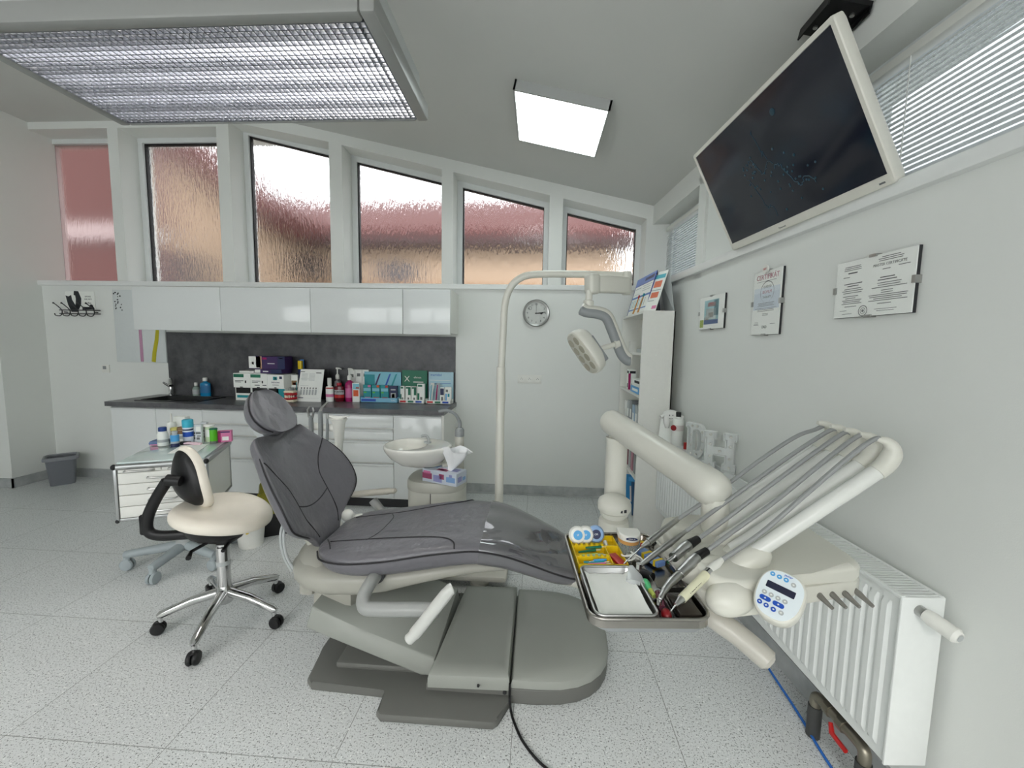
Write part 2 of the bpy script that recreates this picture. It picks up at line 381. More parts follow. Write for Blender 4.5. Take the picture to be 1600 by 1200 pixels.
# ---------------------------------------------------------------- outside
M_roof = mat('red_roof_tiles','4e2521',.8,noise=.2,nscale=6); M_render = mat('cream_render','9c8772',.85,noise=.06,nscale=1); M_render2 = mat('peach_render','c89a86',.85,noise=.06,nscale=1)
M_eave = mat('dark_eaves','3b2a2a',.8); M_metal = mat('grey_cladding','8c7c7a',.5)
def house(name, label, x0,x1,y0,y1,h,ridge,wall,over=.5):
    t = thing(name, label, 'house', ((x0+x1)/2,(y0+y1)/2,-2))
    mb = MB(); mb.box(x0,x1,y0,y1,-2,h); mb.build('house_wall', wall, t, smooth=False)
    ym = (y0+y1)/2; mb = MB()
    mb.loft([[(x,y0-over,h-.1),(x,ym,ridge),(x,y1+over,h-.1),(x,y1+over,h+.05),(x,ym,ridge+.2),(x,y0-over,h+.08)] for x in (x0-.4,x1+.4)]); mb.build('roof', M_roof, t, smooth=False)
    mb = MB(); mb.box(x0-.4,x1+.4,y0-over-.05,y0,h-.32,h-.08); mb.build('eaves', M_eave, t, smooth=False); return t
t1 = house('neighbour_house','cream neighbouring house with a long red tiled roof outside the middle windows',-8.6,2.4,11.7,17,4.4,6.1,M_render)
for x_a, x_b, z_a, z_b in ((-4.5,-3.55,3.05,3.72),(-7.2,-6.1,3.2,3.9)): mb = MB(); mb.box(x_a,x_b,11.65,11.7,z_a,z_b); mb.build('house_window', mat('shaded_glass','3c3a40',.2), t1, smooth=False)
mb = MB(); mb.box(-8.6,2.4,11.63,11.7,3.0,3.12); mb.build('string_course', M_brown, t1, smooth=False)
t2 = thing('gabled_house','taller gabled house with red roof slope outside the left windows','house',(-10.5,11,-2))
mb = MB(); mb.loft([[(-16,y,-2),(-6.6,y,-2),(-6.6,y,4.2),(-9.2,y,6.3),(-16,y,6.3)] for y in (9.5,10.8)]); mb.build('house_wall', M_render, t2, smooth=False)
mb = MB(); mb.loft([[(-6.1,y,4.0),(-9.2,y,6.6),(-16.5,y,6.6),(-16.5,y,7.6),(-9.6,y,7.6),(-5.8,y,4.4)] for y in (8.9,10.95)]); mb.build('roof', M_roof, t2, smooth=False)
mb = MB(); mb.loft([[(-6.15,y,3.9),(-9.2,y,6.35),(-16,y,6.35),(-16,y,6.62),(-9.2,y,6.62),(-6.05,y,4.1)] for y in (8.85,9.4)]); mb.build('eaves', M_eave, t2, smooth=False)
mb = MB(); mb.box(-9.5,-8.1,9.44,9.5,2.5,3.45); mb.build('house_window', mat('shaded_glass','3c3a40',.2), t2, smooth=False)
t3 = thing('brick_shed','low dusky red shed wall right outside the leftmost window','shed',(-8.2,6.6,-2))
mb = MB(); mb.box(-10.5,-6.4,6.4,6.9,-2,5.2); mb.build('shed_wall', mat('dusky_red_wall','5f4643',.6,noise=.15,nscale=1.5), t3, smooth=False)
mb = MB(); mb.box(-10.5,-6.4,6.3,6.4,3.0,3.25); mb.build('metal_rail', M_greyl, t3)
for k, (x, y, h, lab) in enumerate(((5.3,13.5,4.3,'pale green tree outside the rightmost window'),(7.6,18,5.2,'taller tree far outside beyond the rightmost window'))):
    t = thing('garden_tree', lab, 'tree', (x,y,-2), group='trees beyond the back windows')
    mb = MB(); mb.cyl((x,y,-2),(x,y,h-1.5),.15,.08,8); mb.build('trunk', M_eave, t)
    mb = MB()
    for q in range(16): mb.ball((x+random.uniform(-1.3,1.3), y+random.uniform(-1,1), h-1.3+random.uniform(-1.6,1.2)), random.uniform(.4,.8), seg=8)
    mb.build('crown', mat('pale_foliage','8fa08f',.9,noise=.3,nscale=5), t)
mb = MB(); mb.box(-40,30,4.5,60,-2.1,-2); struct('ground_outside', mb, mat('yard_paving','8c8a84',.9), smooth=False)

# ---------------------------------------------------------------- ceiling lamps
t = thing('ceiling_light','large white ceiling lamp with silver honeycomb louver hung above the chair','lamp',(-1.335,1.73,2.5))
X0,X1,Y0,Y1,Z0 = -2.125,-.552,1.402,2.065,2.5
mb = MB()
pi_ = rrect(X0+.05,X1-.055,Y0+.05,Y1-.02,.004,1)
po = rrect(X0,X1,Y0,Y1,.05,6)
for q in ((X0,X0+.05,Y0,Y1),(X1-.055,X1,Y0,Y1),(X0+.05,X1-.055,Y0,Y0+.05),(X0+.05,X1-.055,Y1-.022,Y1)):
    mb.box(*q,Z0,Z0+.075,bev=.012)
mb.build('housing_frame', mat('lamp_housing','8f908d',.4), t)
mb = MB(); mb.box(X0+.03,X1-.03,Y0+.04,Y1-.03,Z0+.08,Z0+.2,bev=.02); mb.build('housing_top', mat('lamp_top','b4b8b7',.35), t)
mb = MB(); n = 58; xa,xb,ya,yb = X0+.05,X1-.055,Y0+.05,Y1-.022
for k in range(n+1): x = xa+(xb-xa)*k/n; mb.box(x-.0022,x+.0022,ya,yb,Z0+.004,Z0+.0215)
n = 24
for k in range(n+1): y = ya+(yb-ya)*k/n; mb.box(xa,xb,y-.0022,y+.0022,Z0+.004,Z0+.0215)
mb.build('louver_grille', mat('mirror_louver','8f9298',.3,.9), t, smooth=False)
for k in range(4):
    mb = MB(); mb.tube([(X0+.07,Y0+.12+k*.135,Z0+.055),(X1-.07,Y0+.12+k*.135,Z0+.055)],.013,10); mb.build('fluorescent_tube', mat('lamp_tube','fff9f2',.5,emit=11), t)
mb = MB(); mb.box(X0+.05,X1-.05,Y0+.05,Y1-.022,Z0+.072,Z0+.079); mb.build('reflector', mat('lamp_reflector','f2f2f2',.5), t, smooth=False)
for x in (-1.9,-.8): mb = MB(); mb.cyl((x,1.73,Z0+.19),(x,1.73,ceil_z(x)+.02),.006,seg=8); mb.build('hanging_rod', M_steel, t)
t = thing('ceiling_panel_light','square glowing panel lamp mounted on the sloping ceiling','lamp',(.11,2.77,2.86))
ex = Vector((1,0,-.225)).normalized(); PM = frame((.1125,2.80,ceil_z(.1125)), ex, (0,1,0))      # local z points up out of the slope
w_, d_ = .286,.297
mb = MB(); mb.T = PM
for q in ((-w_,w_,-d_,-d_+.012),(-w_,w_,d_-.012,d_),(-w_,-w_+.012,-d_,d_),(w_-.012,w_,-d_,d_)): mb.box(*q,-.058,.01)
mb.build('panel_frame', mat('panel_frame_paint','a9aba9',.4), t, smooth=False)
mb = MB(); mb.T = PM; mb.box(-w_+.011,w_-.011,-d_+.011,d_-.011,-.056,-.045); mb.build('diffuser', mat('panel_diffuser','ecf8f6',.5,emit=LAMP), t, smooth=False)
# ================================================================ kitchen run on the back wall
mb = MB(); mb.box(-3.65,-.776,YB-.012,YB-.001,.88,1.50); mb.single('splashback_panel','dark concrete-look splashback panel under the white wall cabinets','splashback',M_stone,smooth=False)
labs = ['leftmost white wall cabinet, its end overlapping the white glass board','second white wall cabinet from the left','third white wall cabinet from the left','narrow rightmost white wall cabinet']
for i, (a, b) in enumerate(((-3.625,-2.80),(-2.80,-1.982),(-1.982,-1.164),(-1.164,-.75))):
    t = thing('wall_cabinet', labs[i], 'cabinet', ((a+b)/2,3.68,1.51), group='white wall cabinets')
    mb = MB(); mb.box(a+.001,b-.001,3.52,YB,1.525,1.895); mb.build('cabinet_body', M_white, t, smooth=False)
    mb = MB(); mb.box(a+.002,b-.002,3.5,3.519,1.512,1.893,bev=.0025); mb.build('door', M_gloss, t)
YF = 3.355
def handle_front(mb, a, b, z0, z1):                      # lacquered front with a slanted grip rail along its top
    mb.box(a+.002,b-.002,YF,YF+.02,z0+.002,z1-.03,bev=.0015)
    mb.loft([[(x,YF,z1-.03),(x,YF+.02,z1-.03),(x,YF+.02,z1-.004),(x,YF+.013,z1-.004),(x,YF-.004,z1-.016)] for x in (a+.002,b-.002)])
labs = ['leftmost white base cabinet with plain door by the wall','second white base cabinet with plain door under the sink','wide white drawer unit partly behind the grey chair back','wide white drawer unit in the middle of the kitchen run','rightmost white base cabinet with plain door']
for i, (a, b, kind) in enumerate(((-3.745,-3.327,'d'),(-3.327,-2.9,'d'),(-2.9,-2.048,'w'),(-2.048,-1.204,'w'),(-1.204,-.79,'d'))):
    t = thing('base_cabinet', labs[i], 'cabinet', ((a+b)/2,3.6,0), group='white base cabinets')
    mb = MB(); mb.box(a+.001,b-.001,YF+.021,YB-.01,.09,.838); mb.build('cabinet_body', M_white, t, smooth=False)
    mb = MB(); mb.box(a,b,YF+.06,YF+.075,.0,.09); mb.build('plinth', M_dark, t, smooth=False)
    if kind == 'd':
        mb = MB(); handle_front(mb,a,b,.1,.838); mb.build('door', M_gloss, t)
    else:
        for z0, z1 in ((.712,.838),(.610,.705),(.412,.603),(.1,.405)):
            mb = MB(); handle_front(mb,a,b,z0,z1); mb.build('drawer', M_gloss, t)
mb = MB(); mb.box(-.79,-.77,YF,YB-.01,.0,.838); mb.single('cabinet_end_panel','white end panel closing the right end of the kitchen run','panel',M_white,smooth=False)
# worktop with the sink cut-out
SX0,SX1,SY0,SY1 = -3.58,-3.02,3.43,3.77
mb = MB()
for q in ((-3.77,SX0,3.33,YB-.001),(SX1,-.765,3.33,YB-.001),(SX0,SX1,3.33,SY0),(SX0,SX1,SY1,YB-.001)): mb.box(*q,.84,.88)
mb.single('worktop','long dark grey laminate worktop along the back wall','worktop',M_top,smooth=False)
t = thing('sink','black sink with drainer let into the left end of the worktop','sink',(-3.3,3.6,.7))
mb = MB(); po = rrect(SX0-.02,SX1+.02,SY0-.015,SY1+.015,.03); 
ri = rrect(SX0+.015,SX0+.36,SY0+.02,SY1-.02,.04)
def ringz(pts,z): return [(p[0],p[1],z) for p in pts]
mb.loft([ringz(po,.8795),ringz(po,.886),ringz(rrect(SX0+.01,SX1-.01,SY0+.012,SY1-.012,.035),.886),ringz(rrect(SX0+.012,SX1-.012,SY0+.014,SY1-.014,.03),.879)],caps=False)
mb.loft([ringz(rrect(SX0+.012,SX1-.012,SY0+.014,SY1-.014,.03),.879),ringz(rrect(SX0+.03,SX1-.03,SY0+.03,SY1-.03,.03),.845)],caps=False)
mb._f([mb._v((p[0],p[1],.845)) for p in rrect(SX0+.03,SX1-.03,SY0+.03,SY1-.03,.03)])
mb.build('sink_bowl', mat('black_sink_composite','1c1c1e',.3), t)
mb = MB(); mb.cyl((SX0+.17,3.6,.8451),(SX0+.17,3.6,.848),.035,seg=20); mb.build('drain', M_chrome, t)
t = thing('mixer_tap','chrome mixer tap at the back of the black sink','tap',(-3.66,3.81,.88))
mb = MB(); mb.lathe([(.028,0),(.028,.01),(.02,.02),(.02,.06)],(-3.60,3.81,.88)); mb.build('tap_base', M_chrome, t)
mb = MB(); mb.tube(spline([(-3.60,3.81,.93),(-3.60,3.81,1.0),(-3.58,3.79,1.035),(-3.54,3.75,1.03),(-3.51,3.72,.985)],6),.019,12); mb.build('spout', M_chrome, t)
mb = MB(); mb.tube([(-3.60,3.81,.965),(-3.63,3.79,.99),(-3.65,3.78,1.01)],[.014,.010,.008],8); mb.build('lever', M_chrome, t)

# ---------------------------------------------------------------- helpers for small goods
def carton(name, label, x0,x1,y0,y1,z0,z1, mats, deco=None, group=None, rot=0, cat='box', bev=.0015):
    c = ((x0+x1)/2,(y0+y1)/2,z0); R = Matrix.Translation(c) @ Matrix.Rotation(rot,4,'Z') @ Matrix.Translation((-c[0],-c[1],-c[2]))
    mb = MB(); mb.T = R; mb.box(x0,x1,y0,y1,z0,z1,bev=bev,m=0)
    w, h = x1-x0, z1-z0
    if deco:
        for d in deco:                                  # front-face print: (mat, u0,u1,v0,v1) or text
            if d[0] == 't': mb.text(d[1], d[2]*h, R.inverted() @ R @ at(BWT, x0+d[3]*w, z0+d[4]*h, -y0+.0008), m=d[5], depth=.0004)
            else: mb.box(x0+d[1]*w,x0+d[2]*w,y0-.0008,y0+.0005,z0+d[3]*h,z0+d[4]*h,m=d[0])
    return mb.single(name, label, cat, mats, group, smooth=False)
def bottle(name, label, c, r, h, bodymat, capmat, group=None, neck=.4, caph=.2, capr=None, sx=1, sy=1, bands=(), rot=0, shoulder=.68, extra=None, cat='bottle'):
    t = thing(name, label, cat, c, rot, group); M = Matrix.Translation(c) @ Matrix.Rotation(rot,4,'Z')
    hb = h*(1-caph); mb = MB(); mb.T = M
    mb.lathe([(r*.92,0),(r,.006),(r,hb*shoulder),(r*.9,hb*(shoulder+.1)),(r*neck,hb*.93),(r*neck,hb)],sx=sx,sy=sy,seg=20)
    mb.build('bottle_body', bodymat, t)
    for z0, z1, m in bands:
        mb = MB(); mb.T = M; mb.lathe([(r*1.006,z0*h),(r*1.012,z0*h+.001),(r*1.012,z1*h-.001),(r*1.006,z1*h)],sx=sx,sy=sy,seg=20); mb.build('label', m, t)
    cr = capr or r*neck*1.15; mb = MB(); mb.T = M; mb.lathe([(cr,hb*.98),(cr,h-.004),(cr*.85,h)],seg=16); mb.build('cap', capmat, t)
    return t
ZC = .88
def lines(n, u0,u1,v1,dv,th,m,jit=.15): return [(m,u0,u1-random.random()*jit,v1-k*dv-th,v1-k*dv) for k in range(n)]
# stacked dispenser cartons
T_ = (M_paper,M_green,M_ink,M_black,M_teal,M_blue,M_navy)
carton('mask_carton','low green and white carton at the bottom left of the carton stack',-2.79,-2.635,3.62,3.8,ZC,1.0,T_,[(3,.05,.95,.55,.98),(4,.1,.95,.2,.4)],'cartons stacked on the worktop')
carton('mask_carton','low dark carton at the bottom of the stack, behind the headrest',-2.632,-2.475,3.62,3.8,ZC,1.0,T_,[(3,.05,.95,.5,.98)],'cartons stacked on the worktop')
carton('mask_carton','low carton with teal picture under the blue-logo carton',-2.472,-2.31,3.62,3.8,ZC,1.0,T_,[(3,.03,.6,.3,.97),(4,.5,.97,.25,.95)],'cartons stacked on the worktop')
g = [(1,.02,.62,.72,.94),(3,.38,.55,0,.06),(2,.1,.6,.45,.5),(2,.1,.45,.36,.4),(3,.68,.76,.32,.5)]
carton('mask_carton','upper left white carton with a green corner band and leaning pouch on it',-2.79,-2.628,3.6,3.8,1.001,1.132,T_,g,'cartons stacked on the worktop')
carton('mask_carton','upper middle white carton with a green corner band under the brown box',-2.627,-2.467,3.6,3.8,1.001,1.132,T_,g+[(2,.25,.55,.15,.22),(2,.72,.95,.15,.22)],'cartons stacked on the worktop')
carton('glove_carton','upper right white carton with a round blue logo',-2.466,-2.309,3.6,3.8,1.001,1.125,T_,[(4,.36,.6,.6,.86),(0,.44,.55,.66,.8),(6,.74,.9,.7,.88),(3,.42,.55,0,.07),('t','PREVORA',.15,.5,.42,6),(2,.3,.7,.22,.26)],'cartons stacked on the worktop')
carton('photo_card','small card with brown photo print beside the blue-logo carton',-2.302,-2.24,3.70,3.72,1.001,1.12,(M_paper,M_brown,M_red),[(1,.1,.9,.2,.55),(2,.3,.75,.2,.4)])
mb = MB(); mb.box(-2.300,-2.285,3.66,3.8,ZC,1.0,bev=.002); mb.single('storage_tin','pale tin under the brown photo card','tin',M_greyl)
carton('flyer_stack','flat white flyers lying on the upper left cartons',-2.76,-2.62,3.64,3.78,1.133,1.152,(M_paper,),None)
carton('aligner_box','wide purple box with white end lying across the cartons',-2.60,-2.345,3.63,3.79,1.133,1.172,(M_purple,M_paper,M_navy),[(1,.0,.2,.1,.9),(2,.6,1,0,1),(1,.3,.5,.35,.6)])
carton('aligner_box','tall purple box with white and brown printed left part on top of the stack',-2.67,-2.325,3.65,3.77,1.173,1.29,(M_purple,M_paper,M_brown,M_navy,M_skin,M_mag),[(1,.0,.33,.05,.98),(2,.2,.33,.1,.98),(4,.3,.36,0,1),(3,.8,1,0,1),(1,.08,.14,.35,.55),(5,.38,.5,.75,.9),(1,.52,.72,.4,.46),(1,.84,.95,.8,.9)])
# oversized brush model
t = thing('toothbrush_model','oversized blue model toothbrush with yellow bristles behind the cup','toothbrush',(-2.24,3.80,ZC))
mb = MB(); mb.tube(spline([(-2.235,3.8,ZC),(-2.24,3.80,1.0),(-2.245,3.80,1.12),(-2.25,3.80,1.26)],5),[.022,.022,.02,.018,.016]+[.016]*5+[.018]*6,10); mb.build('handle', mat('blue_handle','3f7fc6',.3), t)
mb = MB(); mb.box(-2.268,-2.232,3.758,3.79,1.17,1.25,bev=.005); mb.build('bristles', M_yellow, t)
carton('navy_display_card','narrow navy card standing behind the model toothbrush',-2.30,-2.262,3.81,3.825,ZC,1.24,(M_navy,))
t = thing('jaw_model','red and ivory model jaw with bared teeth beside the carton stack','model',(-2.345,3.74,ZC))
mb = MB(); mb.box(-2.395,-2.30,3.71,3.78,ZC,.905,bev=.012); mb.build('lower_plate', M_teeth, t)
mb = MB(); mb.box(-2.395,-2.30,3.71,3.78,.965,.985,bev=.009); mb.build('upper_plate', M_teeth, t)
mb = MB()
for z in (.918,.953): mb.tube([(-2.39,3.76,z),(-2.375,3.715,z),(-2.347,3.70,z),(-2.318,3.715,z),(-2.303,3.76,z)],.014,10)
mb.build('gums', M_gum, t)
mb = MB()
for z in (.929,.942):
    for k in range(7): a = math.radians(-160+k*23.3); mb.ball((-2.347+.04*math.cos(a),3.745+.052*math.sin(a),z),(.007,.006,.008),seg=8)
mb.build('teeth', M_teeth, t)
t.location = (-2.345+.105,3.74-.155,ZC)
t = thing('brush_cup','small blue cup holding interdental brushes next to the calendar','cup',(-2.255,3.715,ZC))
mb = MB(); mb.lathe([(.022,0),(.026,.08),(.024,.08),(.02,.004)],(-2.255,3.715,ZC),seg=18); mb.build('cup', mat('blue_cup','2f6fa8',.4), t)
for k, m in enumerate((M_orange,M_paper,M_skin,M_paper,M_teal)):
    mb = MB(); a = k*1.25; mb.tube([(-2.255+.008*math.cos(a),3.715+.008*math.sin(a),ZC+.01),(-2.255+.026*math.cos(a),3.715+.02*math.sin(a),ZC+.14+.008*k)],.0035,6); mb.build('brush_stick', m, t)
# desk calendar
t = thing('desk_calendar','white tent calendar with printed tables standing on the worktop','calendar',(-2.10,3.72,ZC))
mb = MB(); mb.loft([[(-2.225,3.64,ZC),(-2.21,3.715,1.175),(-2.21,3.718,1.175),(-2.225,3.645,ZC)],[(-1.99,3.64,ZC),(-1.985,3.715,1.175),(-1.985,3.718,1.175),(-1.99,3.645,ZC)]])
CM = frame((-2.108,3.677,1.0275),(1,0,0),(0,.075,.295))
for x0,x1,y0,y1,m in [(-.10,-.06,.125,.13,2),(.05,.1,.115,.121,2),(-.09,-.0,.06,.062,1),(-.09,-.01,-.005,-.003,1)]+[(-.085+.07*i+(0),-.03+.07*i,.11-.012*j-.003,.11-.012*j,1) for i in range(2) for j in range(6)]+[(-.08+.028*i,-.072+.028*i,-.035,-.02,2) for i in range(6)]+[(-.085+.028*i,-.068+.028*i,-.09,-.04,1) for i in range(6)]+[(-.095,-.05,-.122,-.114,3),(-.1,.1,-.12,-.119,1)]:
    mb.box(x0,x1,y0,y1,.0005,.0018,M=CM,m=m)
mb.build('calendar_page', [M_paper,M_greyl,M_inkd,M_navy], t, smooth=False)
mb = MB(); mb.loft([[(-2.20,3.716,1.18),(-2.19,3.82,ZC),(-2.19,3.825,ZC),(-2.20,3.722,1.18)],[(-1.955,3.716,1.18),(-1.945,3.82,ZC),(-1.945,3.825,ZC),(-1.955,3.722,1.18)]]); mb.build('calendar_back', M_black, t, smooth=False)
bottle('rinse_bottle','white dropper bottle with small red print next to the calendar',(-1.925,3.69,ZC),.036,.22,M_paper,M_white,bands=((.55,.6,M_red),(.2,.32,M_pink)),neck=.45,caph=.3,shoulder=.8,sy=.7)
t = bottle('mouthwash_bottle','dark red mouthwash bottle with white and black label',(-1.843,3.71,ZC),.045,.175,mat('red_mouthwash','5e0f1c',.12),mat('red_cap','b02a3a',.4),bands=((.38,.62,M_greyl),(.5,.57,M_black),(.2,.36,M_red)),neck=.42,caph=.12,shoulder=.82,sy=.6)
def pump(name, label, c, r, h, liq, group):
    t = thing(name, label, 'bottle', c, 0, group)
    mb = MB(); mb.lathe([(r*.95,0),(r,.005),(r,h*.5),(r*.8,h*.58),(r*.35,h*.62),(r*.35,h*.66)],c,seg=20); mb.build('bottle_body', liq, t)
    mb = MB(); mb.lathe([(r*.5,h*.65),(r*.5,h*.76),(r*.3,h*.80),(.006,h*.81),(.006,h*.97)],c,seg=16); mb.tube([(c[0]-.012,c[1],c[2]+h*.98),(c[0]+.02,c[1],c[2]+h*.98),(c[0]+.045,c[1]-.01,c[2]+h*.955)],[.009,.008,.005],8); mb.build('pump_head', M_white, t)
    mb = MB(); mb.lathe([(r*1.01,h*.12),(r*1.015,h*.125),(r*1.015,h*.4),(r*1.01,h*.405)],c,seg=20); mb.build('label', mat('pump_label','c96a9c',.5) if 'pink' in label else M_clear, t)
pump('pump_bottle','clear pump bottle standing behind the red mouthwash',(-1.90,3.795,ZC),.036,.31,mat('clear_rinse','b8b0b4',.1,trans=.5,ior=1.2),'pump bottles on the worktop')
pump('pump_bottle','pump bottle of pink liquid between the red mouthwash and the orange pack',(-1.755,3.74,ZC),.042,.31,M_mag,'pump bottles on the worktop')
carton('sample_box','tall white sample box with three grey pictures behind the pump bottles',-1.80,-1.60,3.81,3.845,ZC,1.175,(M_paper,M_greyl,M_ink),[(1,.32,.34,.62,1),(1,.66,.68,.62,1),(2,.08,.25,.75,.85),(2,.42,.58,.78,.88),(2,.74,.92,.78,.88)])
carton('refill_pack','slanted orange and turquoise refill pack left of the brush display',-1.712,-1.645,3.695,3.715,ZC,1.06,(M_paper,M_orange,M_tealp),[(1,.15,.85,.3,.62),(2,.1,.95,.66,.95),(1,.5,.95,.7,.78)],rot=.1)
# brush displays
def display(name, label, x0,x1, yb, zt, tray_h, backmat, traymat, deco, traydeco, extra_mats):
    t = thing(name, label, 'display', ((x0+x1)/2, yb-.05, ZC))
    mb = MB(); mb.box(x0,x1,yb-.008,yb,ZC,zt); w=x1-x0; h=zt-ZC
    for d in deco:
        if d[0]=='t': mb.text(d[1], d[2], at(BWT, x0+d[3]*w, ZC+d[4]*h, -(yb-.008)+.001), m=d[5], depth=.0004)
        elif d[0]=='p': mb.prism([(x0+u*w, ZC+v*h) for u,v in d[2]], 0,.0012, M=at(BWT,0,0,-(yb-.008)-.0002), m=d[1])
        else: mb.box(x0+d[1]*w,x0+d[2]*w,yb-.0095,yb-.008,ZC+d[3]*h,ZC+d[4]*h,m=d[0])
    mb.build('backboard', [backmat]+extra_mats, t, smooth=False)
    mb = MB(); yf = yb-.11
    for q in ((x0,x1,yf,yf+.004,ZC,ZC+tray_h),(x0,x0+.004,yf,yb-.008,ZC,ZC+tray_h*1.2),(x1-.004,x1,yf,yb-.008,ZC,ZC+tray_h*1.2),(x0,x1,yf,yb-.008,ZC,ZC+.004)): mb.box(*q)
    for d in traydeco:
        if d[0]=='t': mb.text(d[1], d[2], at(BWT, x0+d[3]*w, ZC+tray_h*.5, -yf+.0008), m=d[4], depth=.0004)
        else: mb.box(x0+d[1]*w,x0+d[2]*w,yf-.001,yf,ZC+tray_h*.25,ZC+tray_h*.75,m=d[0])
    mb.build('front_tray', [traymat]+extra_mats, t, smooth=False); return t
ex_ = [M_white,M_purple,M_teal,M_blue,M_red,M_green]
display('brush_display','turquoise counter display with a light blue front tray of brush packs',-1.635,-1.282,3.80,1.16,.045,M_tealp,mat('tray_light_blue','7db9d6',.4),
    [(3,0,.28,0,.9),('t','TePe',.03,.16,.82,1)]+[('p',m,[(.25+u,.45),(.30+u,.45),(.45+u,.95),(.40+u,.92)]) for m,u in ((2,.0),(4,.28),(3,.45))],[('t','TePe',.022,.88,1),(4,.03,.42)],ex_)
for k, (m2, lab) in enumerate(((M_pink,'pink-tipped turquoise brush pack, first in the turquoise display'),(M_orange,'orange-tipped turquoise brush pack, second in the turquoise display'),(M_red,'red-tipped turquoise brush pack, third in the turquoise display'),(None,'navy brush pack with grey window, last in the turquoise display'))):
    x = -1.625+k*.083
    if m2: carton('brush_pack',lab,x,x+.076,3.735,3.755,ZC+.005,1.04,(M_teal,m2,M_tealp,M_lime),[(1,.2,.9,.06,.26),(2,.05,.95,.62,.8),(3,.1,.4,.5,.58),(1,.6,.95,.85,.98)],'brush packs in the turquoise display')
    else: carton('brush_pack',lab,x,x+.076,3.735,3.755,ZC+.005,1.035,(M_navy,M_greyl,M_ink),[(1,.2,.8,.2,.55),(2,.3,.7,.25,.5),(1,.2,.8,.72,.8)],'brush packs in the turquoise display')
display('toothpaste_display','green backed counter display with a white front tray',-1.275,-1.035,3.81,1.18,.034,M_green,M_paper,
    [('t','X',.075,.2,.72,1),('t','elmex',.03,.62,.78,1),(1,.45,.85,.62,.645)],[(5,.05,.28),(6,.36,.58),(4,.66,.9)],ex_)
for k, (x0,x1,h,lab) in enumerate(((-1.27,-1.232,.15,'narrow toothpaste carton, leftmost in the green display'),(-1.222,-1.172,.15,'toothpaste carton with green wave, second in the green display'),(-1.166,-1.118,.15,'toothpaste carton with green wave, third in the green display'),(-1.11,-1.042,.175,'widest and tallest toothpaste carton at the right of the green display'))):
    carton('toothpaste_carton',lab,x0,x1,3.735,3.765,ZC+.005,ZC+.005+h,(M_paper,M_green,M_ink),[(1,.5 if 0<k<3 else .02,.98 if 0<k<3 else .3,.45 if 0<k<3 else .05,.95 if 0<k<3 else .5),(2,.4,.7,.15,.3),(1,.1,.7,.85,.95)],'toothpaste cartons in the green display')
display('toothbrush_display','pale blue backed counter display at the right end of the worktop',-1.02,-.785,3.81,1.17,.034,mat('pale_blue_card','a9c8d4',.5),M_paper,
    [('t','meridol',.034,.3,.9,4),(1,.05,.9,.72,.735),(4,.05,.9,.62,.63),(1,.05,.6,.55,.56)],[(5,.05,.28),(6,.36,.58),(4,.66,.9)],ex_)
for k, (x, m1, lab) in enumerate(((-1.0,M_tealp,'clear blister with pale blue toothbrush, leftmost in the pale display'),(-.945,M_mag,'clear blister with dark pink toothbrush in the pale display'))):
    t = thing('brush_blister',lab,'toothbrush',(x+.02,3.745,ZC+.005),group='blistered toothbrushes')
    mb = MB(); mb.tube([(x+.012,3.74,ZC+.008),(x+.02,3.742,ZC+.1),(x+.03,3.744,ZC+.15),(x+.032,3.745,ZC+.19)],[.018,.016,.015,.02],10,flat=.4,up=(0,1,0)); mb.build('blister', M_white if k==0 else mat('blister_film','dfe4e8',.1,trans=.5,ior=1.15), t)
    mb = MB(); mb.tube([(x+.014,3.728,ZC+.02),(x+.02,3.728,ZC+.1),(x+.028,3.73,ZC+.175)],[.005,.006,.004],8); mb.build('brush', m1, t)
carton('toothpaste_carton','navy and white carton, third in the pale blue display',-.897,-.855,3.735,3.765,ZC+.005,1.03,(M_paper,M_navy,M_ink),[(1,.1,.9,.52,.95),(2,.3,.7,.1,.4)])
carton('toothpaste_carton','wide white carton with teal square at the right of the pale display',-.85,-.792,3.735,3.765,ZC+.005,1.035,(M_paper,M_teal,M_ink,M_lblue),[(1,.45,.75,.4,.6),(3,.1,.3,.05,.6),(2,.15,.5,.7,.85)])
# soap by the sink
t = bottle('soap_bottle','small clear soap pump bottle left of the blue bottle',(-3.33,3.80,ZC),.03,.135,mat('pale_soap','b9cbc0',.1,trans=.4,ior=1.2),M_white,neck=.4,caph=.22,bands=((.15,.5,M_greyl),))
bottle('disinfectant_bottle','square blue disinfectant bottle with white flip cap by the sink',(-3.225,3.79,ZC),.05,.185,mat('blue_liquid','1f86b8',.15),M_white,neck=.35,caph=.16,bands=((.2,.6,mat('blue_label','2a6fa0',.5)),),shoulder=.75,sy=.6)
# ================================================================ dental chair
YA = 1.83
chair = thing('dental_chair','grey leather dental treatment chair on a grey floor base','dental chair',(-.4,YA,0))
def sgnpow(v, e): return math.copysign(abs(v)**e, v)
def cushion(stations, ncirc=36, e_side=.55, dish=0.0):
    """stations: (origin, up normal, half width, thickness, wing) -> closed cushion rings; upper half is the sitting side"""
    rings = []
    for o, nrm, w, th, wing in stations:
        o = Vector(o); nrm = Vector(nrm).normalized(); r = []
        for k in range(ncirc):
            a = 2*math.pi*k/ncirc; c, s_ = math.cos(a), math.sin(a)
            y = sgnpow(c, .8)*w; h = sgnpow(s_, e_side)*th/2
            f = min(1, abs(y)/max(w,1e-6))
            r.append(o + Vector((0,y,0)) + nrm*(h - th/2 + wing*f**2.2 - (dish*(1-f**2) if s_ > 0 else 0)))
        rings.append(r)
    return rings
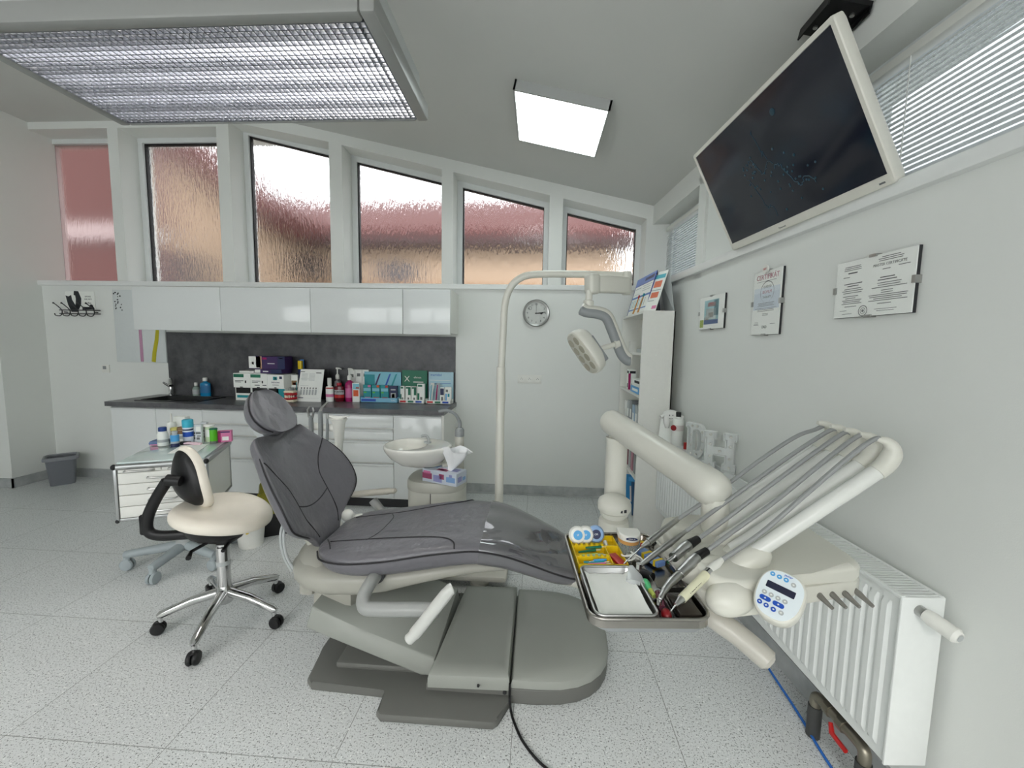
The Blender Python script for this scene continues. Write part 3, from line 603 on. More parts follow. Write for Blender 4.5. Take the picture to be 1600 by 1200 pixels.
# seat and leg rest
SX = [-.958,-.945,-.90,-.82,-.72,-.60,-.45,-.33,-.22,-.10,.02,.12,.185,.215,.225]
SZ = [.522,.535,.550,.562,.575,.594,.622,.636,.638,.612,.562,.515,.482,.462,.452]
SWD = [.10,.17,.235,.268,.276,.276,.274,.268,.258,.246,.228,.208,.185,.150,.10]
ST = [.03,.07,.105,.130,.145,.150,.146,.138,.130,.122,.112,.102,.086,.06,.03]
def seat_n(i):
    a = max(0,i-1); b = min(len(SX)-1,i+1); return Vector((-(SZ[b]-SZ[a]),0,SX[b]-SX[a])).normalized()
st = [((x,YA,z), seat_n(i), w, th, .012) for i,(x,z,w,th) in enumerate(zip(SX,SZ,SWD,ST))]
mb = MB(); mb.loft(cushion(st)); seat = mb.build('seat', M_leather, chair, ang=80, sub=1)
def seat_pt(x, v, lift=0):                             # point on the seat top: v = -1 near edge .. 1 far edge
    z = interp(SX,SZ,x); w = interp(SX,SWD,x); th = interp(SX,ST,x); c = sgnpow(v,1/.8); s_ = math.sqrt(max(0,1-c*c))
    i = min(range(len(SX)), key=lambda k: abs(SX[k]-x)); n = seat_n(i)
    return Vector((x,YA+v*w,z)) + n*(s_**.55*th/2 - th/2 + .012*abs(v)**2.2 + lift)
def piping(parent, name, pts, r=.0035, m=M_pipe):
    mb = MB(); mb.tube(pts, r, 6, caps=True); return mb.build(name, m, parent)
rim = []
for i,(o,nrm,w,th,wing) in enumerate(st[1:-1]): rim.append(Vector(o)+Vector((0,-w*1.0,0))*1.004+nrm*(-th*.36+.012))
piping(seat,'edge_piping',spline(rim,4),.004)
rim2 = [p + Vector((0,2*(YA-p.y),0)) for p in rim]; piping(seat,'edge_piping',spline(rim2,4),.004)
for sgn in (-1,1):
    piping(seat,'seam',spline([seat_pt(-.90,sgn*.55),seat_pt(-.80,sgn*.50),seat_pt(-.66,sgn*.52),seat_pt(-.50,sgn*.62),seat_pt(-.38,sgn*.72),seat_pt(-.33,sgn*.85),seat_pt(-.32,sgn*.97)],6),.003)
piping(seat,'seam',spline([seat_pt(-.93,-.5),seat_pt(-.90,-.60),seat_pt(-.87,-.78)],5),.003)
piping(seat,'seam',spline([seat_pt(-.72,.52),seat_pt(-.69,.3),seat_pt(-.69,0),seat_pt(-.70,-.3),seat_pt(-.73,-.52)],5),.0022)
# clear protective cover over the leg rest
fx = [-.215,-.16,-.10,-.04,.02,.07,.12,.16,.19]
st2 = []
for x in fx:
    i = min(range(len(SX)), key=lambda k: abs(SX[k]-x)); st2.append(((x,YA,interp(SX,SZ,x)+.004), seat_n(i), interp(SX,SWD,x)+.004, interp(SX,ST,x)+.009, .012))
rings = cushion(st2)
for r in rings:
    for k, p in enumerate(r): p += Vector((0,0,.007*math.sin(p.x*52+p.y*9)*math.sin(p.y*19+p.x*23)+.004*math.sin(p.x*95+p.y*30) if 2 < k < 16 else 0))
mb = MB(); mb.loft(rings, caps=False); mb.build('clear_cover', mat('glossy_film','68676c',.045,alpha=.7,spec=1,coat=1), seat, ang=80, sub=1)
# backrest
BS = [(-.952,.492,.085,.035,.0),(-.958,.52,.105,.055,.0),(-.972,.565,.130,.065,.014),(-.992,.605,.225,.075,.05),(-1.012,.635,.285,.08,.080),(-1.032,.675,.307,.084,.096),(-1.062,.73,.310,.086,.104),(-1.10,.795,.300,.086,.102),(-1.14,.86,.270,.082,.090),(-1.178,.92,.226,.076,.072),(-1.196,.942,.206,.068,.060),(-1.205,.956,.190,.055,.052),(-1.210,.963,.172,.035,.048),(-1.212,.967,.148,.02,.045)]
LIFT = [0]*9+[.006,.022,.034,.040,.042]
def back_n(i):
    a = max(0,i-1); b = min(len(BS)-1,i+1); t_ = Vector((BS[b][0]-BS[a][0],0,BS[b][1]-BS[a][1])).normalized(); return Vector((t_.z,0,-t_.x))
bst = [((x,YA,z), back_n(i), w, th, wg) for i,(x,z,w,th,wg) in enumerate(BS)]
rr = cushion(bst, dish=.012)
for i, r in enumerate(rr):
    n_ = back_n(i); up_b = Vector((-n_.z,0,n_.x))
    for p in r: p += up_b*LIFT[i]*min(1,abs(p.y-YA)/BS[i][2])**1.5
mb = MB(); mb.loft(rr); back = mb.build('backrest', M_leather, chair, ang=80, sub=1)
BZ = [b[1] for b in BS]
def back_pt(z, v, lift=.0):
    x = interp(BZ,[b[0] for b in BS],z); w = interp(BZ,[b[2] for b in BS],z); th = interp(BZ,[b[3] for b in BS],z); wg = interp(BZ,[b[4] for b in BS],z)
    i = min(range(len(BS)), key=lambda k: abs(BS[k][1]-z)); n = back_n(i); c = sgnpow(v,1/.8); s_ = math.sqrt(max(0,1-c*c))
    return Vector((x,YA+v*w,z)) + n*(s_**.55*th/2 - th/2 + wg*abs(v)**2.2 - .012*(1-v*v) + lift)
for sgn in (-1,1):
    piping(back,'seam',spline([back_pt(.90,sgn*.97),back_pt(.885,sgn*.85),back_pt(.84,sgn*.60),back_pt(.78,sgn*.43),back_pt(.72,sgn*.40),back_pt(.65,sgn*.42),back_pt(.60,sgn*.52),back_pt(.55,sgn*.72)],6),.0032)
    piping(back,'edge_piping',spline([Vector(o)+Vector((0,sgn*w*.995,0))+n_*(wg-th*.42) for o,n_,w,th,wg in bst[2:-4]],5),.004)
piping(back,'seam',spline([back_pt(.70,-.40),back_pt(.682,-.2),back_pt(.676,0),back_pt(.682,.2),back_pt(.70,.40)],5),.003)
# headrest
hax = Vector((-.125,0,.185)).normalized(); hn = Vector((hax.z,0,-hax.x)); hb = Vector((-1.162,YA,1.020))
HS = [(0,.055,.03),(.012,.09,.06),(.04,.120,.088),(.085,.138,.098),(.13,.134,.095),(.17,.115,.085),(.20,.09,.066),(.218,.06,.045),(.226,.03,.02)]
hst = [(hb+hax*t_, hn, w, th, .026*min(1,th/.08)) for t_, w, th in HS]
mb = MB(); mb.loft(cushion(hst, dish=.012)); head = mb.build('headrest', M_leather, chair, ang=80, sub=1)
for sgn in (-1,1): piping(head,'edge_piping',spline([Vector(o)+Vector((0,sgn*w,0))+n_*(wg-th*.42) for o,n_,w,th,wg in hst[1:-1]],5),.0035)
mb = MB(); mb.T = frame(hb+hax*-.02-hn*.10,(0,1,0),hax); mb.box(-.032,.032,.0,.14,-.006,.006,bev=.004); mb.build('headrest_bar', M_steel, chair)
mb = MB(); mb.T = frame(hb+hax*.03-hn*.10,(0,1,0),hax); mb.box(-.05,.05,-.02,.12,-.02,.02,bev=.012); mb.build('headrest_joint', M_greyl, chair)
# back support shell behind the backrest
mb = MB(); rr = []
for x,z,w in ((-1.01,.44,.075),(-1.035,.52,.085),(-1.075,.60,.12),(-1.13,.70,.15),(-1.19,.82,.14),(-1.25,.94,.09)):
    rr.append([(x+dx,YA+dy,z+dx*.3) for dx,dy in [(.03*math.cos(t_),w*math.sin(t_)) for t_ in [2*math.pi*k/16 for k in range(16)]]])
mb.loft(rr); mb.build('back_shell', M_cream, chair, ang=80)
for dx in (0,.014): 
    mb = MB(); mb.tube(spline([(-1.06-dx,1.66,.68),(-1.085-dx,1.655,.60),(-1.08-dx,1.66,.50),(-1.05-dx,1.67,.42)],5),.006,8); mb.build('hose', M_greyl, chair)
# under-seat frame
FX = [(-1.085,.435,.03,.05),(-1.075,.43,.065,.14),(-1.03,.425,.10,.20),(-.97,.415,.13,.235),(-.88,.41,.145,.25),(-.75,.415,.145,.25),(-.62,.43,.125,.25),(-.50,.458,.10,.245),(-.38,.482,.085,.235),(-.25,.50,.07,.215),(-.12,.495,.055,.18),(-.06,.485,.03,.12)]
mb = MB(); rr = []
for x,zc,h,w in FX: rr.append([(x,YA+sgnpow(math.cos(a),.6)*w,zc+sgnpow(math.sin(a),.7)*h/2) for a in [2*math.pi*k/28 for k in range(28)]])
mb.loft(rr); mb.build('seat_frame', M_frame, chair, ang=70)
mb = MB(); rr = []
for x,zt,w in ((-1.09,.46,.06),(-1.06,.50,.14),(-1.00,.515,.19),(-.93,.50,.22),(-.86,.47,.235)): rr.append([(x,YA+sgnpow(math.cos(a),.7)*w,.43+max(0,math.sin(a))*(zt-.43)+min(0,math.sin(a))*.04) for a in [2*math.pi*k/24 for k in range(24)]])
mb.loft(rr); mb.build('rear_cowl', M_frame, chair, ang=70)
mb = MB(); mb.box(-1.02,-.955,1.64,2.02,.325,.40,bev=.015); mb.build('frame_foot', M_frame, chair)
mb = MB(); mb.box(-.975,-.79,1.66,2.0,.19,.36,bev=.03); mb.build('lift_column', M_frame, chair)
# covers and base
mb = MB(); mb.prism([(-.955,.225),(-.925,.325),(-.70,.235),(-.40,.125),(-.385,.045),(-.46,.045)],1.575,2.085,bev=.012,M=Matrix(((1,0,0,0),(0,0,1,0),(0,1,0,0),(0,0,0,1))),seg=3); mb.build('lift_arm_cover', M_cover, chair)
def domed(outline, zb, zt, dome, inset, mbx):            # rimmed cover with a gently domed top
    cx = sum(p[0] for p in outline)/len(outline); cy = sum(p[1] for p in outline)/len(outline)
    rr = []
    for f, z in ((1,zb),(1,zt-.02),(.985,zt-.008),(.95,zt),(.8,zt+dome*.5),(.5,zt+dome*.85),(.2,zt+dome)):
        rr.append([(cx+(p[0]-cx)*f, cy+(p[1]-cy)*f, z) for p in outline])
    mbx.loft(rr)
def dpath(x0,x1,hw,y=YA,n=14,sq=.8): 
    r = hw; out=[(x0,y-hw),(x1-r*1.05,y-hw)]
    out += [(x1-r*1.05+r*1.05*sgnpow(math.sin(math.pi*k/n),sq), y-hw*sgnpow(math.cos(math.pi*k/n),sq)) for k in range(1,n)]
    return out+[(x1-r*1.05,y+hw),(x0,y+hw)]
mb = MB(); domed(dpath(-.075,.352,.312),.07,.108,.028,.05,mb); mb.build('front_cover', M_cover, chair, ang=30)
mb = MB(); domed([(-.41,YA-.325),(-.082,YA-.315),(-.082,YA+.315),(-.36,YA+.30)],.06,.118,.016,.05,mb); mb.build('middle_cover', M_cover, chair, ang=30)
mb = MB(); mb.prism(dpath(-.42,.35,.308),.0,.064,bev=.006); mb.build('base_plinth', M_base, chair)
pl = [(-.90,1.515),(-.585,1.515),(-.575,1.50),(-.585,1.415),(-.565,1.398),(-.135,1.398),(-.115,1.415),(-.085,1.512),(-.06,1.53),(-.06,2.13),(-.085,2.148),(-.115,2.165),(-.135,2.175),(-.565,2.175),(-.585,2.165),(-.59,2.15),(-.60,2.145),(-.90,2.145),(-.93,2.12),(-.955,1.95),(-.955,1.71),(-.93,1.54)]
mb = MB(); mb.prism(pl,.0,.034,bev=.009); mb.box(-.84,-.45,1.60,2.06,.03,.06,bev=.012); mb.build('floor_plate', M_base, chair)
mb = MB(); mb.cyl((-.205,YA-.324,.083),(-.205,YA-.329,.083),.0055,seg=10); mb.cyl((-.10,1.519,.05),(-.10,1.514,.05),.008,seg=12); mb.build('cover_screws', M_dark, chair)
mb = MB(); mb.tube([(-.4,YA-.29,.045),(-.4,YA+.29,.045)],.02,12); mb.build('hinge_axle', M_black, chair)
# armrests
t_ = MB(); t_.tube(spline([(-.645,1.62,.475),(-.65,1.53,.47),(-.652,1.47,.45),(-.628,1.432,.435),(-.57,1.425,.437),(-.45,1.425,.443),(-.345,1.425,.447)],6),.026,14)
arm1 = t_.build('armrest', mat('armrest_grey','9a9c9a',.32), chair)
t_ = MB(); pp = spline([(-.285,1.385,.562),(-.30,1.38,.55),(-.36,1.375,.47),(-.42,1.37,.39),(-.445,1.37,.362)],6)
t_.tube(pp,[.012]+[.021]*6+[.023]*12+[.02]*5+[.01],14,flat=1.0,up=(0,1,0)); t_.build('arm_pad', mat('pad_pale','c9cac6',.3), arm1)
t_ = MB(); t_.cyl((-.645,1.60,.475),(-.645,1.577,.475),.034); t_.build('socket_ring', M_dark, arm1)
t_ = MB(); t_.tube([(-.80,2.07,.45),(-.845,2.17,.49),(-.91,2.2,.545)],.026,12,flat=.7); arm2 = t_.build('armrest', mat('armrest_grey'), chair)
t_ = MB(); t_.tube(spline([(-1.03,2.2,.575),(-1.0,2.2,.578),(-.92,2.2,.59),(-.82,2.2,.603),(-.775,2.2,.607)],5),[.01]+[.025]*5+[.028]*10+[.022]*4+[.01],14,flat=.62); t_.build('arm_pad', mat('pad_beige','bab6ab',.4), arm2)
# small joystick knobs beside the frame
mb = MB(); mb.ball((-.90,2.0,.52),(.045,.035,.03)); mb.ball((-.95,1.97,.555),(.03,.03,.03)); mb.cyl((-.93,1.98,.45),(-.93,1.98,.56),.012); mb.build('control_knob', M_white, chair)
# ================================================================ delivery unit
unit = thing('delivery_unit','ivory dental instrument unit with five whip arms, tray and keypad','dental unit',(.34,1.72,0))
SHELL = M_shell
mb = MB(); mb.lathe([(.062,.38),(.062,.72),(.058,.735),(.044,.745),(.044,.752),(.056,.757),(.056,.768),(.046,.775)],(.325,1.64,0),seg=28); mb.build('pivot_post', SHELL, unit)
mb = MB(); mb.lathe([(.050,.770),(.062,.773),(.066,.780),(.067,.803),(.062,.817),(.045,.829),(.02,.836),(1e-5,.837)],(.325,1.64,0),seg=28); pc = mb.build('pivot_cap', SHELL, unit)
mb = MB(); mb.box(.338,.346,1.575,1.579,.787,.797); mb.box(.352,.362,1.579,1.583,.787,.799); mb.build('pivot_mark', M_inkd, pc, smooth=False)
mb = MB(); mb.tube(spline([(.30,1.70,.40),(.2,1.84,.345),(.08,1.90,.33),(-.05,1.90,.37),(-.11,1.88,.436)],5),.03,14); mb.build('swing_arm', SHELL, unit)
mb = MB(); mb.lathe([(.048,.46),(.048,.70),(.046,.705),(.045,1.02),(.048,1.03),(.048,1.045)],(.352,1.775,0),seg=24); mb.lathe([(.034,1.04),(.034,1.075)],(.352,1.775,0),seg=20); mb.build('arm_column', SHELL, unit)
mb = MB(); mb.tube([(.302,1.70,.49),(.352,1.775,.49)],.05,14); mb.build('column_link', SHELL, unit)
a0, a1 = Vector((.333,1.80,1.105)), Vector((.545,1.285,1.005)); dv = (a1-a0).normalized()
mb = MB(); mb.tube([a0-dv*.035,a0-dv*.03,a0-dv*.015,a0,a0+dv*.4,a1-dv*.055],[.035,.044,.0515,.054,.054,.055],28,caps=True); mb.build('balance_arm', SHELL, unit)
mb = MB(); mb.tube([a1-dv*.054,a1-dv*.03,a1+dv*.01,a1+dv*.035,a1+dv*.052,a1+dv*.06],[.0565,.058,.058,.053,.038,.02],28); mb.build('arm_end_cap', SHELL, unit)
mb = MB(); mb.cyl((.555,1.265,.98),(.565,1.265,.85),.04,seg=22); mb.build('head_post', SHELL, unit)
# head body
plan = [(.45,.985),(.50,.972),(.57,.99),(.70,1.052),(.85,1.085),(.88,1.11),(.888,1.15),(.885,1.33),(.865,1.375),(.82,1.39),(.52,1.40),(.42,1.36),(.385,1.28),(.41,1.10),(.425,1.01)]
mb = MB(); mb.prism(plan,.785,.829,bev=.006,seg=3); mb.build('head_tray', SHELL, unit)
pl2 = [(x if x>.6 else x+.012, y if y>1.2 else y+.003) for x,y in plan]
mb = MB(); mb.prism(pl2,.8295,.872,bev=.018,seg=4,top_only=True); mb.build('head_cover', SHELL, unit)
hy = [1.01,1.085,1.15,1.215,1.28]
for k, y in enumerate(hy):
    mb = MB(); R = Matrix.Rotation(math.radians(-8),4,'Y') @ Matrix.Rotation(math.radians(18),4,'Z')
    r = (.075,.036,.036) if k else (.064,.045,.042)
    mb.ball((.462+(.026 if k==0 else 0),y-(.018 if k==0 else 0),.842-(.017 if k==0 else 0)),r,R,seg=24)
    mb.build('holder_cowl', SHELL, unit, ang=60)
ay = [1.085,1.14,1.195,1.25,1.305]
for k, y in enumerate(ay):
    mb = MB(); mb.ball((.575,y,.872),(.058,.029,.030) if k else (.062,.038,.036),Matrix.Rotation(math.radians(-34),4,'Y'),seg=20)
    mb.build('arm_cowl', SHELL, unit, ang=60)
for q in range(4):
    mb = MB(); x = .745+q*.037; y = 1.082+q*.006
    mb.tube([(x,y,.803),(x+.002,y-.02,.80),(x+.008,y-.035,.793),(x+.012,y-.055,.788)],[.006,.008,.006,.0045],10)
    mb.build('hose_nipple', mat('nipple_grey','77756f',.5), unit)
mb = MB(); mb.cyl((.708,1.062,.812),(.706,1.056,.812),.004,seg=10); mb.build('drain_socket', M_black, unit)
# whip arms and hoses
hoses = {0:[(.862,1.085,1.213),(.80,1.085,1.16),(.70,1.085,1.055),(.60,1.08,.955),(.498,1.069,.88)],
 1:[(.862,1.14,1.208),(.79,1.14,1.145),(.66,1.135,1.022),(.55,1.12,.94),(.472,1.104,.885)],
 2:[(.862,1.195,1.203),(.79,1.195,1.145),(.66,1.19,1.035),(.55,1.178,.945),(.469,1.161,.89)],
 3:[(.858,1.25,1.196),(.77,1.25,1.13),(.64,1.24,1.028),(.53,1.225,.945),(.451,1.201,.895)],
 4:[(.855,1.30,1.192),(.80,1.30,1.168),(.70,1.295,1.095),(.55,1.28,.975),(.443,1.258,.905)]}
for k, y in enumerate(ay):
    mb = MB(); mb.tube([(.555,y,.872),(.60,y,.906),(.874,y,1.128)],.0195,18); w = mb.build('whip_arm', mat('whip_white','dcddd8',.22), unit)
    mb = MB(); e = spline([(.873,y,1.127),(.893,y,1.146),(.906,y,1.170),(.905,y,1.193),(.89,y,1.208),(.865,y,1.214)],4)
    n = len(e); mb.tube(e,[.0222]*9+[.0215-.0155*((i)/(n-10)) for i in range(n-9)],18); mb.build('arm_elbow', SHELL, w)
    mb = MB(); mb.tube(spline([(.885,y,1.206)]+hoses[k],7),.0062,8); mb.build('instrument_hose', M_hose, w)
# instruments, far to near (each can be lifted out)
def seglist(name, label, segs, loc):
    t = thing(name, label, 'dental instrument', loc, group='instruments held by the unit')
    for nm, pts, r, m in segs: mb = MB(); mb.tube(pts, r, 14); mb.build(nm, m, t)
    return t
V = Vector
seglist('air_water_syringe','pale metal syringe with thin straight tip, farthest instrument on the unit',[('handle',[(.446,1.261,.906),(.384,1.211,.887),(.332,1.168,.87)],[.0075,.0095,.0105],M_steel),('collar',[(.332,1.168,.87),(.313,1.155,.864)],[.009,.005],M_steel),('tip',[(.313,1.155,.864),(.25,1.095,.842)],[.0022,.0016],M_chrome),('button',[(.36,1.188,.862),(.35,1.18,.858)],[.004,.004],M_black)],(.35,1.18,.86))
seglist('turbine_handpiece','slim steel handpiece with bent head, second instrument from the far side',[('handle',[(.451,1.201,.895),(.40,1.16,.882),(.386,1.15,.878),(.331,1.109,.862),(.285,1.074,.848)],[.005,.0085,.0095,.008,.0058],M_steel),('head',[(.285,1.074,.842),(.285,1.074,.856)],[.0075,.0075],M_chrome)],(.36,1.13,.86))
seglist('motor_coupling','empty steel motor coupling with black boot, middle instrument on the unit',[('boot',[(.471,1.163,.89),(.435,1.138,.883)],[.0105,.014],M_black),('motor_body',[(.435,1.138,.883),(.42,1.126,.879),(.419,1.125,.879),(.379,1.089,.87)],[.0145,.0145,.0135,.013],M_steel),('spigot',[(.379,1.089,.87),(.359,1.073,.865)],[.006,.005],M_chrome)],(.41,1.12,.87))
seglist('contra_angle_handpiece','steel handpiece with black boot and long curved neck, second from the near side',[('boot',[(.473,1.105,.885),(.438,1.083,.875)],[.0105,.014],M_black),('motor_body',[(.438,1.083,.875),(.415,1.063,.868),(.414,1.062,.868),(.378,1.033,.855)],[.0145,.0145,.0135,.0125],M_steel),('neck',spline([(.378,1.033,.855),(.342,1.001,.845),(.32,.974,.838),(.308,.956,.834)],4),[.0105]*4+[.0088]*4+[.0065]*4+[.005],M_steel),('head',[(.305,.952,.836),(.305,.952,.822)],[.006,.006],M_chrome)],(.39,1.03,.85))
sp = seglist('ultrasonic_scaler','cream ultrasonic scaler with lettering and metal cone tip, nearest instrument',[('sleeve',[(.50,1.071,.881),(.478,1.054,.875),(.452,1.033,.867)],[.006,.011,.0115],M_white),('ring',[(.452,1.033,.867),(.439,1.021,.864)],[.0112,.0112],M_chrome),('handle',[(.439,1.021,.864),(.357,.953,.838)],[.0115,.0105],mat('scaler_cream','dcdabd',.35)),('cone',[(.357,.953,.838),(.338,.937,.832)],[.0098,.0045],M_steel),('tip',[(.338,.937,.832),(.321,.919,.827)],[.0022,.0012],M_chrome)],(.4,.99,.85))
ax_ = (V((.439,1.021,.864))-V((.357,.953,.838))).normalized(); toC = (V((0,0,1.435))-V((.4,.987,.851))).normalized()
ey_ = toC.cross(ax_).normalized(); mb = MB(); mb.text('PIEZOLED',.0115,frame(V((.4,.987,.851))+toC*.0118-ey_*.001,ax_,ey_),depth=.0005); mb.build('lettering', M_inkd, sp, smooth=False)
# tray frame with rolled rim, divider
TM = Matrix.Translation((.262,1.13,0)) @ Matrix.Rotation(math.radians(4.5),4,'Z')
def trayMB(x0,x1,y0,y1,z,h,r,rimr,M):
    mb = MB(); mb.T = M
    ro, rb = rrect(x0,x1,y0,y1,r), rrect(x0+.008,x1-.008,y0+.008,y1-.008,r*.8)
    mb.loft([ringz(ro,z+h),ringz(rb,z+.002)],caps=False); mb._f([mb._v((p[0],p[1],z+.002)) for p in rb]); 
    mb.loft([ringz([(p[0],p[1]) for p in ro],z+h),ringz(rrect(x0-.001,x1+.001,y0-.001,y1+.001,r),z)],caps=False)
    pts = [(p[0],p[1],z+h) for p in ro]; mb.tube(pts+pts[:1], rimr, 8, caps=False); return mb
trayMB(-.143,.143,-.217,.217,.787,.022,.035,.0045,TM).build('instrument_tray', mat('tray_steel','9d9a94',.22,1,noise=.05), unit, ang=50)
mb = MB(); mb.T = TM; mb.box(.055,.0565,-.20,.10,.789,.812); mb.box(.056,.13,-.095,-.0935,.789,.812); mb.build('tray_divider', M_steel, unit, smooth=False)
mb = MB(); mb.T = TM; mb.prism(rrect(-.125,.14,-.20,.20,.03),.765,.786,bev=.006); mb.build('tray_bracket', M_grey, unit)
# handle and keypad
mb = MB(); mb.tube(spline([(.50,1.07,.775),(.455,1.04,.768),(.462,1.015,.755),(.507,.985,.735),(.548,.95,.712),(.565,.935,.70)],5),[.02]*3+[.027]*18+[.026]*3+[.02,.014],16,flat=.85); mb.build('grip_handle', mat('handle_grey','b4b1a8',.35), unit)
kn = V((-.45,-.55,.75)).normalized(); kex = V((.697,-.71,-.103)).normalized(); KM = frame((.566,.931,.873),kex,kn.cross(kex))
def egg(w,h,n=40,t_=1.0): return [(w*sgnpow(math.cos(2*math.pi*k/n),.78)*(1+.06*math.sin(2*math.pi*k/n)), h*sgnpow(math.sin(2*math.pi*k/n),.78)) for k in range(n)]
mb = MB(); mb.T = KM; mb.loft([[(x*f,y*f,z) for x,y in egg(.048,.060)] for f,z in ((.55,-.05),(.85,-.045),(.97,-.034),(1.0,-.02),(1,-.004),(.97,.0),(.93,.0015))]); pad = mb.build('keypad', SHELL, unit, ang=50)
mb = MB(); mb.T = KM; mb.prism(egg(.0435,.055),.001,.0026); mb.build('keypad_face', mat('keypad_face','dfe8ec',.3), pad)
mb = MB(); mb.T = KM; mb.prism(rrect(-.030,.028,.006,.022,.002),.0026,.0036); mb.build('display_window', mat('lcd_dark','23263c',.15), pad)
def keys(name, m, items):
    for x, y, kind in items:
        mb = MB(); mb.T = KM
        if kind: mb.prism(rrect(x-.0115,x+.0115,y-.0052,y+.0052,.0051),.0026,.0042)
        else: mb.cyl((x,y,.0026),(x,y,.0042),.0052,seg=14)
        mb.m = 1; mb.box(x-.0022,x+.0022,y-.0007,y+.0007,.0042,.0046); mb.box(x-.0006,x+.0006,y-.002,y+.002,.0042,.0046)
        mb.build(name, [m, M_paper], pad, smooth=False)
keys('key', M_lblue, [(-.026,.040,0),(-.012,.040,0),(.002,.040,0)])
keys('key', M_greyl, [(.018,.036,0),(-.027,-.008,0),(-.013,-.008,0),(.001,-.008,0),(.015,-.008,0),(.016,-.035,0)])
keys('key', M_blue, [(-.021,-.021,1),(.006,-.021,1),(-.028,-.034,0),(-.014,-.035,0),(.001,-.036,0)])
mb = MB(); mb.T = KM; mb.text('jeskar',.007,at(Matrix.Identity(4),.004,.050,.003),depth=.0004); mb.build('keypad_script', M_blue, pad, smooth=False)
mb = MB(); mb.tube([(.60,1.03,.825),(.575,.965,.85)],.02,12); mb.build('keypad_neck', SHELL, unit)

# ---------------------------------------------------------------- things lying on the tray
t = thing('inner_tray','small steel tray lined with white paper on the unit tray','tray',TM @ V((-.053,-.125,.792)))
IM = TM @ Matrix.Translation((-.058,-.108,0))
trayMB(-.072,.076,-.106,.106,.796,.020,.02,.0035,IM).build('steel_pan', M_steel, t, ang=50)
mb = MB(); mb.T = IM
g = [[(-.062+.126*i/8, -.094+.188*j/8, .8018+.0018*math.sin(i*1.9+j*1.3)+(.010 if i in (0,8) else 0)) for i in range(9)] for j in range(9)]
for j in range(8):
    for i in range(8): mb.quad(g[j][i],g[j][i+1],g[j+1][i+1],g[j+1][i])
mb.build('paper_liner', M_paper, t, ang=60)
t = thing('yellow_organizer','yellow compartment insert holding brushes on the unit tray','organizer',TM @ V((-.06,.1,.79)))
OM = TM @ Matrix.Translation((-.062,.098,0)); mb = MB(); mb.T = OM
mb.box(-.07,.075,-.09,.09,.794,.797)
for q in ((-.07,-.067,-.09,.09),(.072,.075,-.09,.09),(-.07,.075,-.09,-.087),(-.07,.075,.087,.09),(.03,.033,-.09,.02),(-.07,.075,.02,.023),(-.07,.03,-.047,-.044)): mb.box(*q,.79,.816)
for k in range(6): mb.box(-.06+k*.016,-.053+k*.016,.018,.026,.814,.822); mb.box(-.06+k*.016,-.053+k*.016,-.05,-.042,.814,.822)
mb.build('insert_shell', M_yellow, t, smooth=False)
for k, (x, y, c, lab) in enumerate(((-.048,.055,0,'white floss container with blue disc, leftmost in the yellow insert'),(-.022,.057,0,'second white floss container, half hidden in the yellow insert'),(.012,.062,1,'pale blue floss container with navy label in the yellow insert'))):
    R = OM @ Matrix.Translation((x,y,.834)) @ Matrix.Rotation(math.radians(20),4,'Z') @ Matrix.Rotation(math.radians(68),4,'X') @ Matrix.Rotation(math.radians(-20),4,'Y')
    t = thing('floss_container',lab,'floss',(R @ V((0,0,0))),group='floss containers in the yellow insert')
    body = M_white if c == 0 else mat('pale_blue_plastic','88a8d0',.3)
    mb = MB(); mb.T = R; mb.lathe([(.010,-.012),(.022,-.011),(.027,-.005),(.028,.0),(.027,.005),(.022,.011),(.016,.0122),(1e-5,.0125)],seg=28); mb.build('case', body, t)
    mb = MB(); mb.T = R; mb.cyl((0,0,.0124),(0,0,.0132),.0145,seg=24); 
    mb.m = 1; mb.text('SF' if c==0 else 'OK',.008,at(Matrix.Identity(4),0,0,.0135),depth=.0002); mb.build('disc_label', [M_lblue if c==0 else M_navy, M_paper], t, smooth=False)
def stick(label, pts, m, group, r=.0042, tip=None, M=OM):
    t = thing('interdental_brush',label,'brush',M @ V(pts[0]),group=group)
    mb = MB(); mb.T = M; mb.tube(pts,[r*.7,r,r*1.1,r*.8][:len(pts)],8); mb.build('brush_handle', m, t)
    mb = MB(); mb.T = M; e = V(pts[-1]); d = (e-V(pts[-2])).normalized(); mb.tube([e,e+d*.016],[.0016,.0008],6); mb.build('brush_wire', tip or M_paper, t)
gi = 'interdental brushes in the yellow insert'
stick('dark green interdental brush, lower one in the yellow insert',[(-.055,-.01,.81),(-.02,.0,.81),(.0,.004,.81)],M_green,gi)
stick('dark green interdental brush, upper one in the yellow insert',[(-.03,.008,.815),(.0,.012,.815),(.02,.015,.815)],M_green,gi)
stick('pale lime interdental brush in the yellow insert',[(-.055,-.03,.81),(-.02,-.025,.81),(.0,-.022,.81)],mat('pale_lime','c9d96a',.4),gi)
stick('pale mint interdental brush in the yellow insert',[(-.045,-.036,.813),(-.01,-.033,.813),(.015,-.03,.813)],mat('pale_mint','a9cdb2',.4),gi)
stick('bright blue interdental brush near the small tray edge',[(.018,-.058,.813),(-.005,-.062,.813),(-.02,-.066,.813)],M_lblue,gi,.0045)
stick('teal interdental brush near the small tray edge',[(-.05,-.066,.81),(-.02,-.07,.81),(.01,-.066,.81)],M_teal,gi)
stick('pink interdental brush near the small tray edge',[(-.04,-.078,.81),(-.01,-.078,.81),(.012,-.075,.81)],M_pink,gi)
mb = MB(); mb.T = OM @ Matrix.Translation((.053,-.045,.806)) @ Matrix.Rotation(.25,4,'Z'); mb.box(-.012,.012,-.038,.03,-.004,.006,bev=.002); mb.single('red_holder','flat red plastic holder in the right cell of the yellow insert','holder',M_red)
